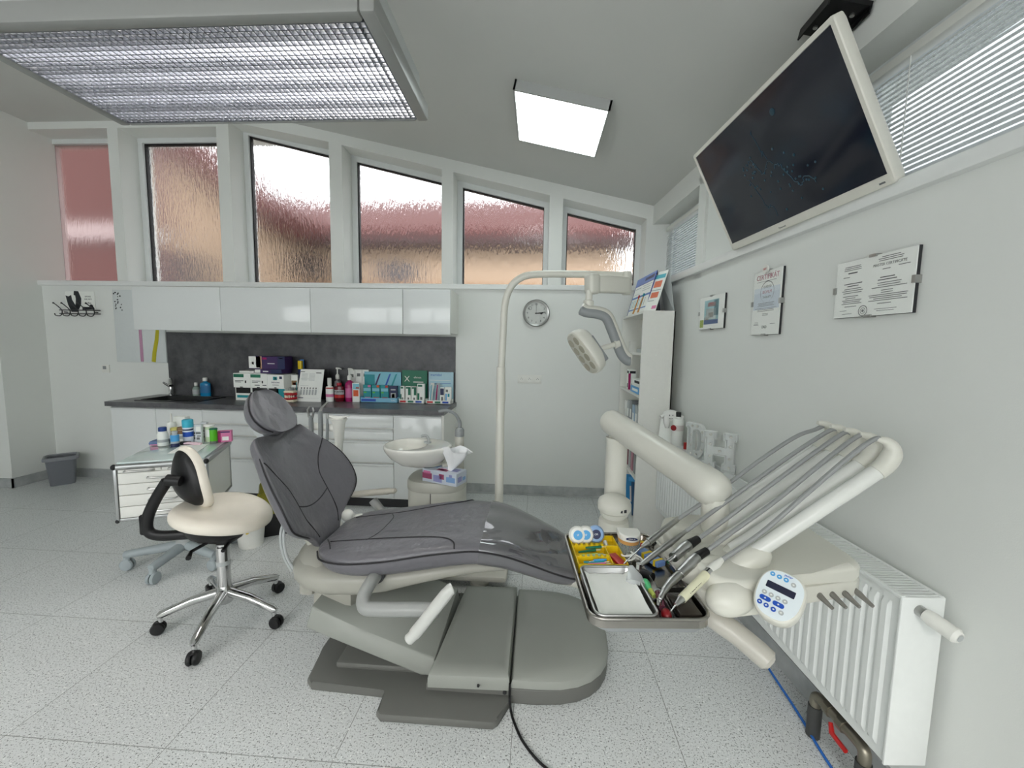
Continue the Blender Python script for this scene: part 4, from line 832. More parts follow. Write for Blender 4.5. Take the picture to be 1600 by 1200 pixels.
mb = MB(); mb.T = OM @ Matrix.Translation((.045,.05,.80)); mb.tube([(0,-.01,0),(0,.02,.004)],[.006,.007],10); mb.single('white_stopper','small white capsule in the yellow insert behind the red holder','capsule',M_white)
t = thing('teeth_model','white dental arch model with oval logo and clear teeth on the tray','model',(.305,1.27,.79))
DM = Matrix.Translation((.300,1.268,0)); arch = [(.034*math.cos(math.radians(a)), -.006+.036*math.sin(math.radians(a))) for a in range(180,361,15)]
mb = MB(); mb.T = DM; mb.prism(arch+[(.034,.024),(.014,.024),(.012,.016),(-.012,.016),(-.014,.024),(-.034,.024)],.838,.858,bev=.004)
mb.m = 1; mb.T = DM @ Matrix.Translation((0,-.043,.851)) @ Matrix.Rotation(math.radians(90),4,'X'); mb.prism([(.018*math.cos(2*math.pi*k/24),.0045*math.sin(2*math.pi*k/24)) for k in range(24)],-.0005,.0008)
mb.m = 0; mb.text('ORAL B',.006,at(Matrix.Identity(4),0,0,.0010),depth=.0003); mb.build('upper_plate', [M_white,M_navy], t, smooth=False)
mb = MB(); mb.T = DM; mb.prism([(x*.93,y*.93) for x,y in arch]+[(.03,.02),(-.03,.02)],.827,.838); mb.build('gum_band', mat('amber_gum','c9975a',.35), t)
mb = MB(); mb.T = DM
for k in range(11):
    a = math.radians(185+17*k); mb.tube([(.030*math.cos(a),-.006+.032*math.sin(a),.828),(.031*math.cos(a),-.006+.033*math.sin(a),.800)],[.005,.0035],8)
mb.build('clear_teeth', M_clear, t)
t = thing('hook_bundle','tangle of white plastic hooks beside the yellow insert','hooks',(.3,1.17,.79))
for k in range(5):
    a = k*1.3; c = V((.292+.014*math.cos(a),1.17+.026*math.sin(a*.8),.806+.004*k))
    mb = MB(); mb.tube([c+V((.016*math.cos(a+q*.5),.016*math.sin(a+q*.5),.002*q)) for q in range(8)],.0024,6); mb.build('hook', M_white, t)
mb = MB(); mb.T = Matrix.Translation((.352,1.215,.80)) @ Matrix.Rotation(.5,4,'Z'); mb.box(-.016,.016,-.05,.045,-.004,.012,bev=.003); mb.m = 1; mb.box(-.0165,.0165,.005,.016,-.0045,.0125); mb.box(-.0165,.0165,-.04,-.032,-.0045,.0125)
mb.single('pale_blue_box','pale blue and yellow striped packet beside the teeth model','packet',[mat('soft_blue','6f8fc4',.4),M_yellow],smooth=False)
mb = MB(); mb.T = Matrix.Translation((.345,1.29,.80)) @ Matrix.Rotation(.9,4,'Z'); mb.box(-.02,.02,-.006,.006,-.006,.008,bev=.002); mb.m = 1; mb.box(.004,.0205,-.0065,.0065,-.0065,.0085); mb.single('red_packet','small red and yellow packet behind the teeth model','packet',[M_red,M_yellow],smooth=False)
mb = MB(); mb.tube([(.308,1.125,.80),(.33,1.10,.802)],[.014,.014],14); mb.single('black_puck','black round cap beside the small steel tray','cap',M_black)
t = thing('green_tray_spoon','green plastic cap with pale tail beside the small steel tray','cap',(.305,1.055,.79))
mb = MB(); mb.tube(spline([(.298,1.075,.806),(.302,1.058,.806),(.308,1.04,.803)],4),[.008,.011,.013,.013,.012,.011,.009,.008,.006],12); mb.build('cap_body', mat('mint_green','63c98a',.35), t)
mb = MB(); mb.tube([(.308,1.04,.803),(.313,1.018,.80)],[.007,.006],10); mb.build('cap_tail', mat('pale_lime','c9d96a',.4), t)
t = thing('cartridge_syringe','clear syringe of purplish liquid lying right of the small tray','syringe',(.325,.99,.79))
mb = MB(); mb.tube([(.325,1.03,.803),(.318,.965,.803)],.0085,12); mb.build('barrel', mat('plum_gel','6e3a4c',.2), t)
mb = MB(); mb.tube([(.329,1.075,.803),(.325,1.03,.803)],[.003,.004],8); mb.cyl((.3255,1.035,.803),(.3248,1.03,.803),.010,seg=14); mb.build('plunger', M_greyl, t)
mb = MB(); mb.ball((.318,.938,.806),(.012,.016,.014)); mb.single('red_silicone_puck','dark red rounded cap in front of the syringe','cap',mat('deep_red','7a0f16',.3))
mb = MB(); mb.T = TM; mb.box(.075,.13,-.195,-.105,.790,.806,bev=.004); mb.single('dark_dish','dark rectangular dish in the near corner of the unit tray','dish',mat('smoked_glass','3a3430',.1))
mb = MB(); mb.tube([(.27,1.10,.835),(.275,1.075,.822),(.272,1.05,.816)],[.006,.02,.026],10,flat=.3); mb.single('clear_pouch','crumpled clear tip cover lying on the paper liner','cover',mat('milky_film','d0d4d4',.2,alpha=.6))
# ================================================================ spittoon unit, lamp, suction
sp_ = thing('cuspidor_unit','ivory cuspidor cabinet behind the chair seat','cuspidor',(-.6,2.45,0))
def rring(cx,cy,rx,ry,z,n=32,e=.75): return [(cx+rx*sgnpow(math.cos(2*math.pi*k/n),e), cy+ry*sgnpow(math.sin(2*math.pi*k/n),e), z) for k in range(n)]
mb = MB(); mb.loft([rring(-.605,2.47,.175,.16,z) for z in (.06,.5,.555)]); mb.build('cabinet_shell', M_shell, sp_, ang=40)
mb = MB(); mb.loft([rring(-.605,2.47,r,r-.015,z) for r,z in ((.178,.557),(.180,.565),(.180,.60),(.172,.615),(.15,.622))]); mb.build('cabinet_top', M_cream, sp_, ang=40)
mb = MB(); mb.box(-.612,-.609,2.306,2.312,.08,.555); mb.build('door_gap', M_dark, sp_, smooth=False)
mb = MB(); mb.box(-.63,-.15,2.285,2.55,.035,.075,bev=.02); mb.lathe([(.055,0),(.055,.012),(.053,.014),(.053,.024),(.055,.026),(.055,.04)],(-.318,2.345,0),seg=28); mb.build('foot_plate', M_cream, sp_)
bx, by, bz = -.735, 2.41, .815
def bowl_ring(f, z, dx=0): return [(bx+dx+.205*f*math.cos(a)*(1+.12*math.cos(a)), by+.18*f*math.sin(a), z) for a in [2*math.pi*k/36 for k in range(36)]]
mb = MB(); mb.loft([bowl_ring(.40,bz-.115,.03),bowl_ring(.62,bz-.10,.02),bowl_ring(.85,bz-.06,.008),bowl_ring(.97,bz-.02),bowl_ring(1.0,bz),bowl_ring(.985,bz+.008),bowl_ring(.93,bz+.010)],caps=False); mb._f([mb._v(p) for p in bowl_ring(.40,bz-.115,.03)])
bw = mb.build('spit_bowl', M_cer, sp_, ang=60)
mb = MB(); ir = lambda f,z: [(bx-.045+.125*f*math.cos(a), by-.01+.135*f*math.sin(a), z) for a in [2*math.pi*k/36 for k in range(36)]]
mb.loft([bowl_ring(.93,bz+.010),ir(1.04,bz+.010),ir(1.0,bz+.006),ir(.92,bz-.02),ir(.75,bz-.05),ir(.45,bz-.068),ir(.03,bz-.072)],caps=False); mb.build('bowl_basin', mat('basin_glaze','dddcd4',.1,coat=.5), bw, ang=60)
mb = MB(); mb.loft([rring(-.69,2.44,r,r*.75,z) for r,z in ((.12,.699),(.135,.706),(.135,.722),(.115,.73))]); mb.build('bowl_base', M_cream, sp_, ang=40)
mb = MB(); mb.tube([(-.60,2.46,.60),(-.66,2.46,.72)],.04,14); mb.tube([(-.56,2.40,.70),(-.47,2.42,.70)],.02,12); mb.build('bowl_support', M_cream, sp_)
mb = MB(); mb.cyl((-.665,2.45,bz+.009),(-.665,2.45,bz+.018),.022); mb.tube(spline([(-.66,2.45,bz+.01),(-.66,2.45,bz+.04),(-.675,2.44,bz+.058),(-.70,2.43,bz+.054)],5),.008,10); mb.build('bowl_spout', M_greyl, sp_)
mb = MB(); mb.lathe([(.028,.60),(.028,.862),(.024,.87)],(-.475,2.50,0),seg=20); mb.build('filler_post', M_cream, sp_)
mb = MB(); mb.lathe([(.029,.862),(.029,.90),(.02,.915)],(-.475,2.50,0),seg=20); mb.tube(spline([(-.475,2.50,.91),(-.475,2.50,.95),(-.50,2.49,1.0),(-.55,2.47,1.027),(-.60,2.46,1.02)],5),[.012]*6+[.010]*10+[.007],10); mb.build('cup_filler_spout', M_grey, sp_)
mb = MB(); mb.lathe([(.026,.06),(.026,1.30),(.024,1.305)],(-.215,2.42,0),seg=20); mb.lathe([(.0275,1.10),(.0275,1.22)],(-.213,2.42,0),seg=20); mb.build('lamp_pole', M_shell, sp_)
# operating lamp hangs from the pole
lamp = thing('operating_lamp','ivory operating lamp on a bent pole arm behind the chair','lamp',(-.21,2.42,1.30))
mb = MB(); mb.tube(spline([(-.213,2.42,1.30),(-.205,2.42,1.5),(-.198,2.42,1.66),(-.17,2.42,1.76),(-.11,2.42,1.82),(-.02,2.42,1.842),(.2,2.42,1.845),(.45,2.42,1.84),(.485,2.42,1.835)],8),.0205,16); mb.build('pole_arm', M_shell, lamp)
mb = MB(); mb.lathe([(.022,1.73),(.028,1.74),(.028,1.84),(.02,1.86)],(.495,2.41,0),seg=20); mb.build('arm_knuckle', M_shell, lamp)
mb = MB(); mb.T = frame((.39,2.34,1.775),(.235,.13,.012),(-.13,.235,0)); mb.box(-.115,.125,-.03,.03,-.045,.045,bev=.014,seg=3); mb.build('spring_arm', M_shell, lamp)
mb = MB(); mb.T = frame((.39,2.34,1.775),(.235,.13,.012),(-.13,.235,0)); mb.box(-.155,-.085,-.036,.036,-.054,.054,bev=.018,seg=3); mb.build('arm_box', M_shell, lamp)
mb = MB(); mb.lathe([(.028,0),(.028,.05),(.019,.055),(.019,.105)],(.267,2.265,1.628),seg=18); mb.build('swivel_post', M_shell, lamp)
yk = spline([(.225,2.25,1.64),(.262,2.25,1.625),(.32,2.25,1.618),(.365,2.25,1.598),(.395,2.25,1.54),(.425,2.25,1.47),(.455,2.25,1.405),(.485,2.25,1.375),(.505,2.25,1.372)],6)
n = len(yk); mb = MB(); mb.tube(yk,[.018]+[.030]*(n-2)+[.016],14,flat=1,up=(0,1,0)); mb.build('yoke', M_shell, lamp)
mb = MB(); mb.tube([p+Vector((-.007,-.013,-.011)) for p in yk],[.016]+[.026]*(n-2)+[.014],12,up=(0,1,0)); mb.build('yoke_underside', M_grey, lamp)
mb = MB(); mb.tube([(.418,2.225,1.45),(.33,2.20,1.425)],.014,12); mb.tube([(.43,2.228,1.452),(.405,2.222,1.445)],.022,14); mb.build('yoke_axle', M_shell, lamp)
la = Vector((.155,0,-.215)).normalized(); ln = Vector((-.80,-.34,-.50)); ln = (ln - la*ln.dot(la)).normalized(); LM = frame((.245,2.19,1.402), la, ln.cross(la))
mb = MB(); mb.T = LM
def hr(fx,fy,z): return [(.128*fx*sgnpow(math.cos(a),.62), .085*fy*sgnpow(math.sin(a),.7), z) for a in [2*math.pi*k/36 for k in range(36)]]
mb.loft([hr(.5,.45,-.072),hr(.8,.75,-.062),hr(.94,.93,-.04),hr(1,1,-.012),hr(1,1,.006),hr(.96,.95,.012)]); lh = mb.build('lamp_head', M_shell, lamp, ang=50)
mb = MB(); mb.T = LM; mb.loft([hr(.93,.9,.0121),hr(.93,.9,.016),hr(.88,.84,.018)]); mb.build('lens_cover', mat('lamp_lens','cfcdc0',.12,coat=.5), lh, ang=50)
for x in (-.075,-.025,.025,.075):
    for y in (-.035,.035):
        mb = MB(); mb.T = LM; mb.lathe([(.023,.0181),(.023,.0195),(.012,.0205)],(x,y,0),seg=18)
        mb.build('light_module', mat('lamp_module','a8a493',.2), lh)
mb = MB(); mb.T = LM @ Matrix.Translation((.02,.0,-.05)); mb.box(-.075,.075,.052,.068,-.016,.016,bev=.007); mb.box(-.075,.075,-.068,-.052,-.016,.016,bev=.007); mb.build('side_grip', M_grey, lh)
# suction holder behind the backrest
su = thing('suction_holder','white assistant suction holder with cup, above the backrest shoulder','instrument holder',(-1.2,2.35,.5))
mb = MB(); mb.tube([(-1.34,2.33,.935),(-1.19,2.33,.925)],.022,12); mb.tube(spline([(-1.165,2.33,.86),(-1.18,2.33,.7),(-1.22,2.32,.5),(-1.15,2.32,.30),(-.95,2.38,.22),(-.79,2.44,.20)],6),.024,12); mb.build('holder_arm', M_white, su)
mb = MB(); mb.lathe([(.022,.845),(.028,.87),(.036,.955),(.05,.985)],(-1.165,2.33,0),seg=20); mb.tube([(-1.225,2.33,.995),(-1.165,2.33,.985),(-1.10,2.325,1.0)],[.012,.026,.004],12,flat=.5); mb.build('holder_cup', M_white, su)
for k,(x,z,lab) in enumerate(((-1.315,1.0,'grey suction handpiece with fork head'),(-1.225,1.03,'slim grey suction tube with angled steel nozzle'),(-1.22,.97,'short grey syringe beside the suction tubes'))):
    t = thing('suction_handpiece',['forked grey suction handpiece, leftmost in the holder','tall suction handpiece with angled steel nozzle in the holder','short grey syringe, nearest the white cup of the holder'][k],'dental instrument',(x,2.31,.85),group='assistant instruments in the holder')
    x = (-1.32,-1.262,-1.222)[k]
    mb = MB(); mb.tube([(x-.005,2.305,.83),(x,2.305,.93),(x,2.305,(1.0,1.03,.985)[k])],[.012,.014,.012] if k<2 else [.008,.009,.006],10); mb.build('handpiece_body', M_grey, t)
    mb = MB()
    if k == 0: mb.tube([(x-.012,2.305,.99),(x-.018,2.305,1.035),(x-.008,2.305,1.055)],[.006,.007,.004],8); mb.tube([(x+.010,2.305,.99),(x+.018,2.305,1.03),(x+.012,2.305,1.05)],[.006,.007,.004],8)
    elif k == 1: mb.tube([(x,2.305,1.03),(x+.008,2.305,1.05),(x+.05,2.30,1.09)],[.010,.006,.004],8)
    else: mb.tube([(x-.005,2.305,.985),(x-.006,2.305,1.02)],[.004,.003],8); mb.tube([(x+.006,2.305,.985),(x+.008,2.305,1.015)],[.004,.003],8)
    mb.build('nozzle', M_steel, t)
# tissue box on the cuspidor cabinet
tb = thing('tissue_box','floral tissue box with white tissue on the cuspidor cabinet','tissue box',(-.535,2.345,.6225))
BMt = Matrix.Translation((-.535,2.345,.6225)) @ Matrix.Rotation(math.radians(-22),4,'Z')
mb = MB(); mb.T = BMt; mb.box(-.12,.12,-.055,.055,0,.075,bev=.002,m=0)
for (m,x0,x1,z0,z1) in ((1,-.118,-.05,.02,.055),(2,-.11,-.06,.05,.066),(3,-.04,.02,.01,.05),(1,.0,.035,.03,.06),(4,.05,.11,.02,.05),(3,.07,.09,.05,.065)): mb.box(x0,x1,-.0558,-.0545,z0,z1,m=m)
for (m,x0,x1,y0,y1) in ((1,-.03,.04,-.04,-.01),(2,-.02,.02,-.03,.0),(3,.06,.1,-.02,.03),(4,-.1,-.05,.0,.04)): mb.box(x0,x1,y0,y1,.0745,.0757,m=m)
for (m,y0,y1,z0,z1) in ((3,-.04,0,.02,.05),(4,.01,.04,.02,.04)): mb.box(.1195,.1207,y0,y1,z0,z1,m=m)
mb.build('box_carton', [mat('box_pale','c4cbd6',.5),mat('berry_print','9c4a6a',.5),M_pink,mat('mauve_print','8f90bd',.5),mat('box_blue','7fa3cf',.5)], tb, smooth=False)
mb = MB(); mb.T = BMt @ Matrix.Translation((.045,-.012,.074)); R_ = []
for j in range(6):
    z = j*.027; r = .011+.013*j; R_.append([((r*(1+.35*math.sin(3*a+j)))*math.cos(a)*1.15+.012*j, (r*(.7+.35*math.cos(2*a+j*.7)))*math.sin(a)*.6, z+.012*math.sin(3*a+j*.5)*(j/5)) for a in [2*math.pi*k/28 for k in range(28)]])
mb.loft(R_,caps=False); mb.build('tissue', mat('tissue_paper','f0f1f2',.8), tb, ang=70)
# ================================================================ stool
st_ = thing('operator_stool','cream and black operator stool on a chrome five-star base','stool',(-1.57,1.90,0))
CAST = [(-1.816,1.773),(-1.489,1.606),(-1.279,1.866),(-1.453,2.147),(-1.815,2.096)]
hub = Vector((-1.57,1.90,.155))
mb = MB(); mb.lathe([(.035,.10),(.042,.12),(.042,.16),(.03,.19)],(-1.57,1.90,0),seg=20); mb.build('hub', M_chrome, st_)
mb = MB(); mb.lathe([(.03,.17),(.03,.395),(.026,.40),(.026,.41)],(-1.57,1.90,0),seg=20); mb.build('gas_column', M_chrome, st_)
mb = MB(); mb.lathe([(.031,.30),(.0315,.302),(.0315,.32),(.031,.322)],(-1.57,1.90,0),seg=20); mb.build('column_sticker', M_greyl, st_)
mb = MB(); mb.lathe([(.020,.41),(.020,.425),(.014,.43),(.014,.50)],(-1.57,1.90,0),seg=16); mb.build('piston', M_black, st_)
for x, y in CAST:
    d = Vector((x,y,0))-Vector((hub.x,hub.y,0)); L_ = d.length; d.normalize(); e = Vector((x,y,.095)) - d*.012
    mb = MB(); mb.tube([hub+d*.02, hub+d*(L_*.5)+Vector((0,0,-.018)), e+Vector((0,0,.0)), e+d*.014+Vector((0,0,-.004))],[.024,.021,.018,.010],12); leg = mb.build('leg', M_chrome, st_)
    mb = MB(); mb.cyl((x-d.x*.01,y-d.y*.01,.06),(x-d.x*.01,y-d.y*.01,.09),.011,seg=12); mb.build('caster_stem', M_chrome, leg)
    mb = MB(); p = Vector((-d.y,d.x,0)); c = Vector((x,y,.03))
    for s_ in (-1,1): mb.lathe([(.008,-.011),(.026,-.009),(.030,-.003),(.030,.003),(.026,.009),(.008,.011)],c+p*s_*.0125,frame((0,0,0),d,(0,0,1)).to_3x3().to_4x4(),seg=20)
    mb.tube([c+Vector((0,0,.033)),c+Vector((0,0,.026))],[.012,.02],10); mb.build('caster', M_black, leg)
mb = MB(); R_ = []
for f, z in ((.80,.535),(.93,.537),(.99,.548),(1.0,.562),(.985,.578),(.93,.592),(.80,.600),(.5,.600),(.2,.597)):
    R_.append([(-1.565+.222*f*math.cos(a)*(1+.06*math.cos(a)), 1.895+.205*f*math.sin(a), z - .034*math.cos(a)*f + .012*abs(math.sin(a))**2*(f>.7)) for a in [2*math.pi*k/40 for k in range(40)]])
mb.loft(R_); mb.build('seat', mat('cream_vinyl','e6dfd2',.4,noise=.02), st_, ang=70, sub=1)
mb = MB(); mb.loft([[(-1.575+r*math.cos(a),1.90+r*.9*math.sin(a),z) for a in [2*math.pi*k/28 for k in range(28)]] for r,z in ((.10,.465),(.14,.475),(.155,.50),(.165,.530))]); mb.box(-1.67,-1.49,1.84,1.96,.425,.475,bev=.02); mb.build('seat_pan', M_black, st_, ang=50)
mb = MB(); mb.tube([(-1.60,1.84,.44),(-1.63,1.78,.425),(-1.60,1.73,.42)],[.008,.008,.012],8); mb.tube([(-1.50,1.86,.44),(-1.48,1.79,.43)],[.007,.009],8); mb.build('height_lever', M_black, st_)
mb = MB(); mb.tube(spline([(-1.55,1.86,.49),(-1.70,1.82,.487),(-1.80,1.79,.492),(-1.842,1.78,.52),(-1.838,1.78,.585),(-1.79,1.78,.68),(-1.735,1.785,.765)],6),.020,12,flat=1.25); mb.box(-1.872,-1.835,1.762,1.798,.50,.60,bev=.01); mb.build('back_arm', M_black, st_)
mb = MB(); mb.tube([(-1.735,1.785,.77),(-1.68,1.80,.762)],[.028,.024],14); mb.build('back_knuckle', M_black, st_)
# backrest: curved pad, black shell behind, cream front and rim
phi = math.radians(66); fw = Vector((math.cos(phi),math.sin(phi),0)); sd = Vector((math.sin(phi),-math.cos(phi),0)); bc = Vector((-1.725,1.86,.752))
def brpt(u, v, off): # u -1..1 sideways, v -1..1 vertical
    return bc + sd*(.135*u*(1-.30*v)) + Vector((0,0,.160*v-.012*u*u*(v>0))) + fw*(off + .04*u*u + .05*v*v*(v<0) + .02*v*v)
def brring(f, off, n=40): return [brpt(f*sgnpow(math.cos(a),.8), f*sgnpow(math.sin(a),.8), off) for a in [2*math.pi*k/n for k in range(n)]]
mb = MB(); mb.loft([brring(.3,-.030),brring(.7,-.030),brring(.86,-.026),brring(.90,-.015)]); mb.build('back_shell', M_black, st_, ang=60)
mb = MB(); mb.loft([brring(.88,-.020),brring(.97,-.022),brring(1.02,-.006),brring(1.0,.014),brring(.85,.028),brring(.5,.030),brring(.15,.028)]); mb.build('back_pad', mat('cream_vinyl'), st_, ang=70, sub=1)

# ================================================================ drawer trolley
a_ = math.atan2(.179,.396); ct = Vector((-2.21,2.36,0)); CMx = Matrix.Translation(ct) @ Matrix.Rotation(a_,4,'Z')
tr = thing('drawer_trolley','white drawer trolley with glass top and aluminium edges','trolley',ct)
hw, hd = .217, .24
mb = MB(); mb.T = CMx; mb.box(-hw+.004,hw-.004,-hd+.02,hd-.01,.428,.715); mb.build('body', M_white, tr, smooth=False)
mb = MB(); mb.T = CMx
mb.box(-hw,hw,-hd-.004,hd+.004,.708,.742,bev=.014,seg=3); 
for q in ((-hw,-hw+.016,-hd,-hd+.03),(hw-.016,hw,-hd,-hd+.03),(-hw,-hw+.016,hd-.02,hd),(hw-.016,hw,hd-.02,hd)): mb.box(*q,.415,.72,bev=.005)
for q in ((-hw,hw,-hd+.004,-hd+.028),(-hw,hw,hd-.02,hd)): mb.box(*q,.415,.432,bev=.004)
for q in ((-hw,-hw+.014),(hw-.014,hw)): mb.box(*q,-hd,hd,.415,.432,bev=.004)
mb.box(hw-.005,hw+.012,-hd+.01,hd-.01,.716,.748,bev=.01)
mb.build('aluminium_frame', M_alu, tr)
for sx_ in (-1,1):
    for z_, r_ in ((.727,.014),(.42,.010)): mb = MB(); mb.T = CMx; mb.ball((sx_*(hw-.005),-hd+.005,z_),(r_,r_,r_*1.15)); mb.build('corner_cap', M_black, tr)
mb = MB(); mb.T = CMx; mb.box(-hw+.014,hw-.014,-hd+.014,hd-.014,.736,.75,bev=.003); mb.build('glass_top', mat('pale_glass','c3d2cf',.05,coat=.6), tr)
def pull(mb, x0, x1, y, z): mb.tube([(x0,y,z),(x0+.004,y-.02,z),(x0+.014,y-.024,z),(x1-.014,y-.024,z),(x1-.004,y-.02,z),(x1,y,z)],.0052,8)
zr = [.69,.63,.565,.50,.434]
fr_ = [( -hw+.02,-.004,.692,.712),(.0,hw-.02,.692,.712),(-hw+.018,hw-.018,.628,.690),(-hw+.018,hw-.018,.564,.626),(-hw+.018,hw-.018,.500,.562),(-hw+.018,hw-.018,.434,.498)]
for k,(x0,x1,z0,z1) in enumerate(fr_):
    mb = MB(); mb.T = CMx; mb.box(x0+.001,x1-.001,-hd+.006,-hd+.02,z0+.001,z1-.001,bev=.001); dr = mb.build('drawer', M_white, tr)
    mb = MB(); mb.T = CMx; xm = (x0+x1)/2; pull(mb,xm-.065,xm+.065,-hd+.006,(z0+z1)/2); mb.build('drawer_handle', M_steel, dr)
mb = MB(); mb.T = CMx; mb.lathe([(.045,.12),(.045,.16),(.03,.17),(.03,.43)],(0.0,.02,0),seg=18); mb.build('pedestal', M_greyl, tr)
M_tg = mat('trolley_grey','9aa3a6',.45)
for k, (x, y) in enumerate(((-2.514,2.284),(-2.222,2.159),(-1.99,2.33),(-2.13,2.67),(-2.40,2.60))):
    p0 = CMx @ Vector((0,.02,.135)); e = Vector((x,y,.10)); d = (e-p0); d.z = 0; d.normalize(); c = Vector((x,y,.036))
    mb = MB(); mb.tube([p0,e,e+d*.012],[.032,.024,.02],10,flat=1.0); lg = mb.build('leg', M_tg, tr)
    mb = MB(); p = Vector((-d.y,d.x,0))
    for s_ in (-1,1): mb.lathe([(.010,-.012),(.031,-.009),(.036,-.003),(.036,.003),(.031,.009),(.01,.012)],c+p*s_*.0135,frame((0,0,0),d,(0,0,1)).to_3x3().to_4x4(),seg=20)
    mb.tube([c+Vector((0,0,.03)),e],[.02,.018],10); mb.build('caster', M_tg, lg)
ZT = .7505
mb = MB(); mb.T = Matrix.Translation((-2.17,2.40,ZT)) @ Matrix.Rotation(.42,4,'Z'); mb.box(-.075,.075,-.105,.105,0,.002); mb.single('paper_sheet','blank white sheet of paper on the glass trolley top','paper',M_paper,smooth=False)
mb = MB(); mb.T = Matrix.Translation((-2.44,2.485,ZT)) @ Matrix.Rotation(.3,4,'Z'); mb.loft([[(x*sx_,y*sx_,z) for x,y in ((-.05,-.035),(.05,-.035),(.05,.035),(-.05,.035))] for z,sx_ in ((0,.95),(.014,1.0),(.026,.9),(.03,.7))],m=0); mb.m=1; mb.box(-.045,.045,-.034,.0,.0,.012); mb.single('wipe_pouch','flat blue and pink pouch at the far left of the trolley top','pouch',[mat('slate_blue','5a6f96',.5),M_pink])
G_ = 'bottles on the trolley top'
bottle('pill_bottle','white bottle with navy cap at the left of the trolley top',(-2.395,2.455,ZT),.030,.12,M_paper,mat('navy_cap','23407f',.4),neck=.8,caph=.22,capr=.022,shoulder=.75,group=G_,bands=((.2,.35,M_greyl),))
bottle('dropper_bottle','tall white squeeze bottle with thin nozzle at the back of the trolley top',(-2.445,2.575,ZT),.024,.185,M_paper,M_white,neck=.5,caph=.3,capr=.006,shoulder=.9,group=G_)
bottle('liquid_jar','clear jar with pale yellow cap behind the navy-capped bottle',(-2.375,2.52,ZT),.022,.105,mat('amber_liquid','b8a878',.15,trans=.3,ior=1.2),mat('pale_yellow_cap','dcd27a',.4),neck=.9,caph=.16,group=G_)
bottle('serum_bottle','clear bottle with blue label and navy bottom at the front of the row',(-2.30,2.44,ZT),.023,.10,mat('pale_clear','c9d4da',.15,trans=.3,ior=1.2),M_greyl,neck=.6,caph=.12,bands=((.0,.22,M_navy),(.35,.75,M_lblue)),group=G_)
carton('tooth_carton','white carton with two dark ring symbols at the back of the trolley top',-2.455,-2.37,2.60,2.64,ZT,.912,(M_paper,M_inkd,M_greyl,M_pink),[(2,.05,.95,.05,.42),(3,.1,.9,.42,.45)])
o_ = bottle('powder_jar','white jar with brown and red printed band beside the carton',(-2.335,2.545,ZT),.033,.105,M_paper,M_brown,neck=.95,caph=.14,shoulder=.9,bands=((.6,.82,M_brown),(.3,.5,M_greyl)),group=G_)
bottle('spray_bottle','white printed bottle with big light blue cap, tallest in the middle',(-2.285,2.525,ZT),.029,.16,mat('white_blue_print','dfe6f0',.35),mat('aqua_cap','3fb2cc',.35),neck=.95,caph=.3,capr=.031,shoulder=.95,bands=((.3,.5,M_blue),(.56,.62,M_navy)),group=G_)
for k,(x,y,h) in enumerate(((-2.262,2.555,.12),(-2.225,2.545,.125),(-2.235,2.60,.13))):
    carton('clear_blister',['clear printed blister pack just right of the aqua-capped bottle','clear printed blister pack left of the green tube','taller clear blister pack behind the other two'][k],x-.019,x+.019,y-.012,y+.012,ZT,ZT+h,(mat('blister_print','d4d9dc',.15),M_ink,M_paper),[(1,.1,.9,.5,.6),(2,.15,.85,.65,.9),(1,.2,.7,.2,.32),(1,.3,.9,.36,.42)],'clear blister packs on the trolley top',rot=.2)
bottle('cream_tube','pale green and white tube standing beside the bright green one',(-2.19,2.585,ZT),.031,.12,mat('pale_green_tube','cfe0bf',.35),M_white,neck=.95,caph=.1,shoulder=.95,sy=.5,bands=((.3,.7,M_paper),),group=G_)
bottle('gel_tube','bright green tube with grey foot at the right of the trolley top',(-2.135,2.555,ZT),.022,.10,M_lime,M_green,neck=.95,caph=.06,shoulder=.95,bands=((.0,.16,M_ink),),group=G_)
carton('pink_carton','pink carton with purple top at the right end of the trolley top',-2.135,-2.055,2.585,2.625,ZT,.825,(M_pink,M_purple,M_paper,M_mag),[(1,.1,.9,.85,.97),(2,.35,.8,.15,.5),(3,0,.25,0,1)],rot=.45)
mb = MB(); mb.T = Matrix.Translation((-2.225,2.49,ZT)) @ Matrix.Rotation(.25,4,'Z'); mb.tube([(-.05,0,.011),(-.02,0,.013),(.05,0,.004)],[.009,.013,.014],10,flat=.7); mb.single('paste_tube','flat pink and white tube lying in front of the blister packs','tube',mat('pale_pink_tube','e3c6d0',.35))
mb = MB(); mb.T = Matrix.Translation((-2.275,2.475,ZT)); mb.tube([(-.02,0,.012),(.03,.02,.012)],.012,12); mb.single('black_vial','small black cylinder lying among the trolley bottles','cap',M_black)

# ================================================================ bins
t = thing('waste_bin','grey plastic waste bin in the left corner','bin',(-4.64,3.66,0)); BMx = Matrix.Translation((-4.64,3.66,0)) @ Matrix.Rotation(math.radians(48),4,'Z')
mb = MB(); mb.T = BMx
def rr4(w,d,z,r=.03): return [(p[0],p[1],z) for p in rrect(-w,w,-d,d,r)]
mb.loft([rr4(.085,.075,0),rr4(.105,.095,.255),rr4(.10,.09,.255),rr4(.08,.07,.01)],caps=True); mb.build('bin_body', mat('bin_grey','6c6f75',.5), t)
mb = MB(); mb.T = BMx; mb.loft([rr4(.106,.096,.245),rr4(.122,.112,.25),rr4(.122,.112,.272),rr4(.106,.096,.28),rr4(.10,.09,.265)],caps=False); mb.build('bin_rim', mat('bin_rim_grey','83868b',.5), t)
t = thing('lined_bin','black box bin lined with a yellow-green bag behind the stool','bin',(-1.95,2.87,0))
BMx = Matrix.Translation((-1.93,2.95,0)) @ Matrix.Rotation(math.radians(32),4,'Z')
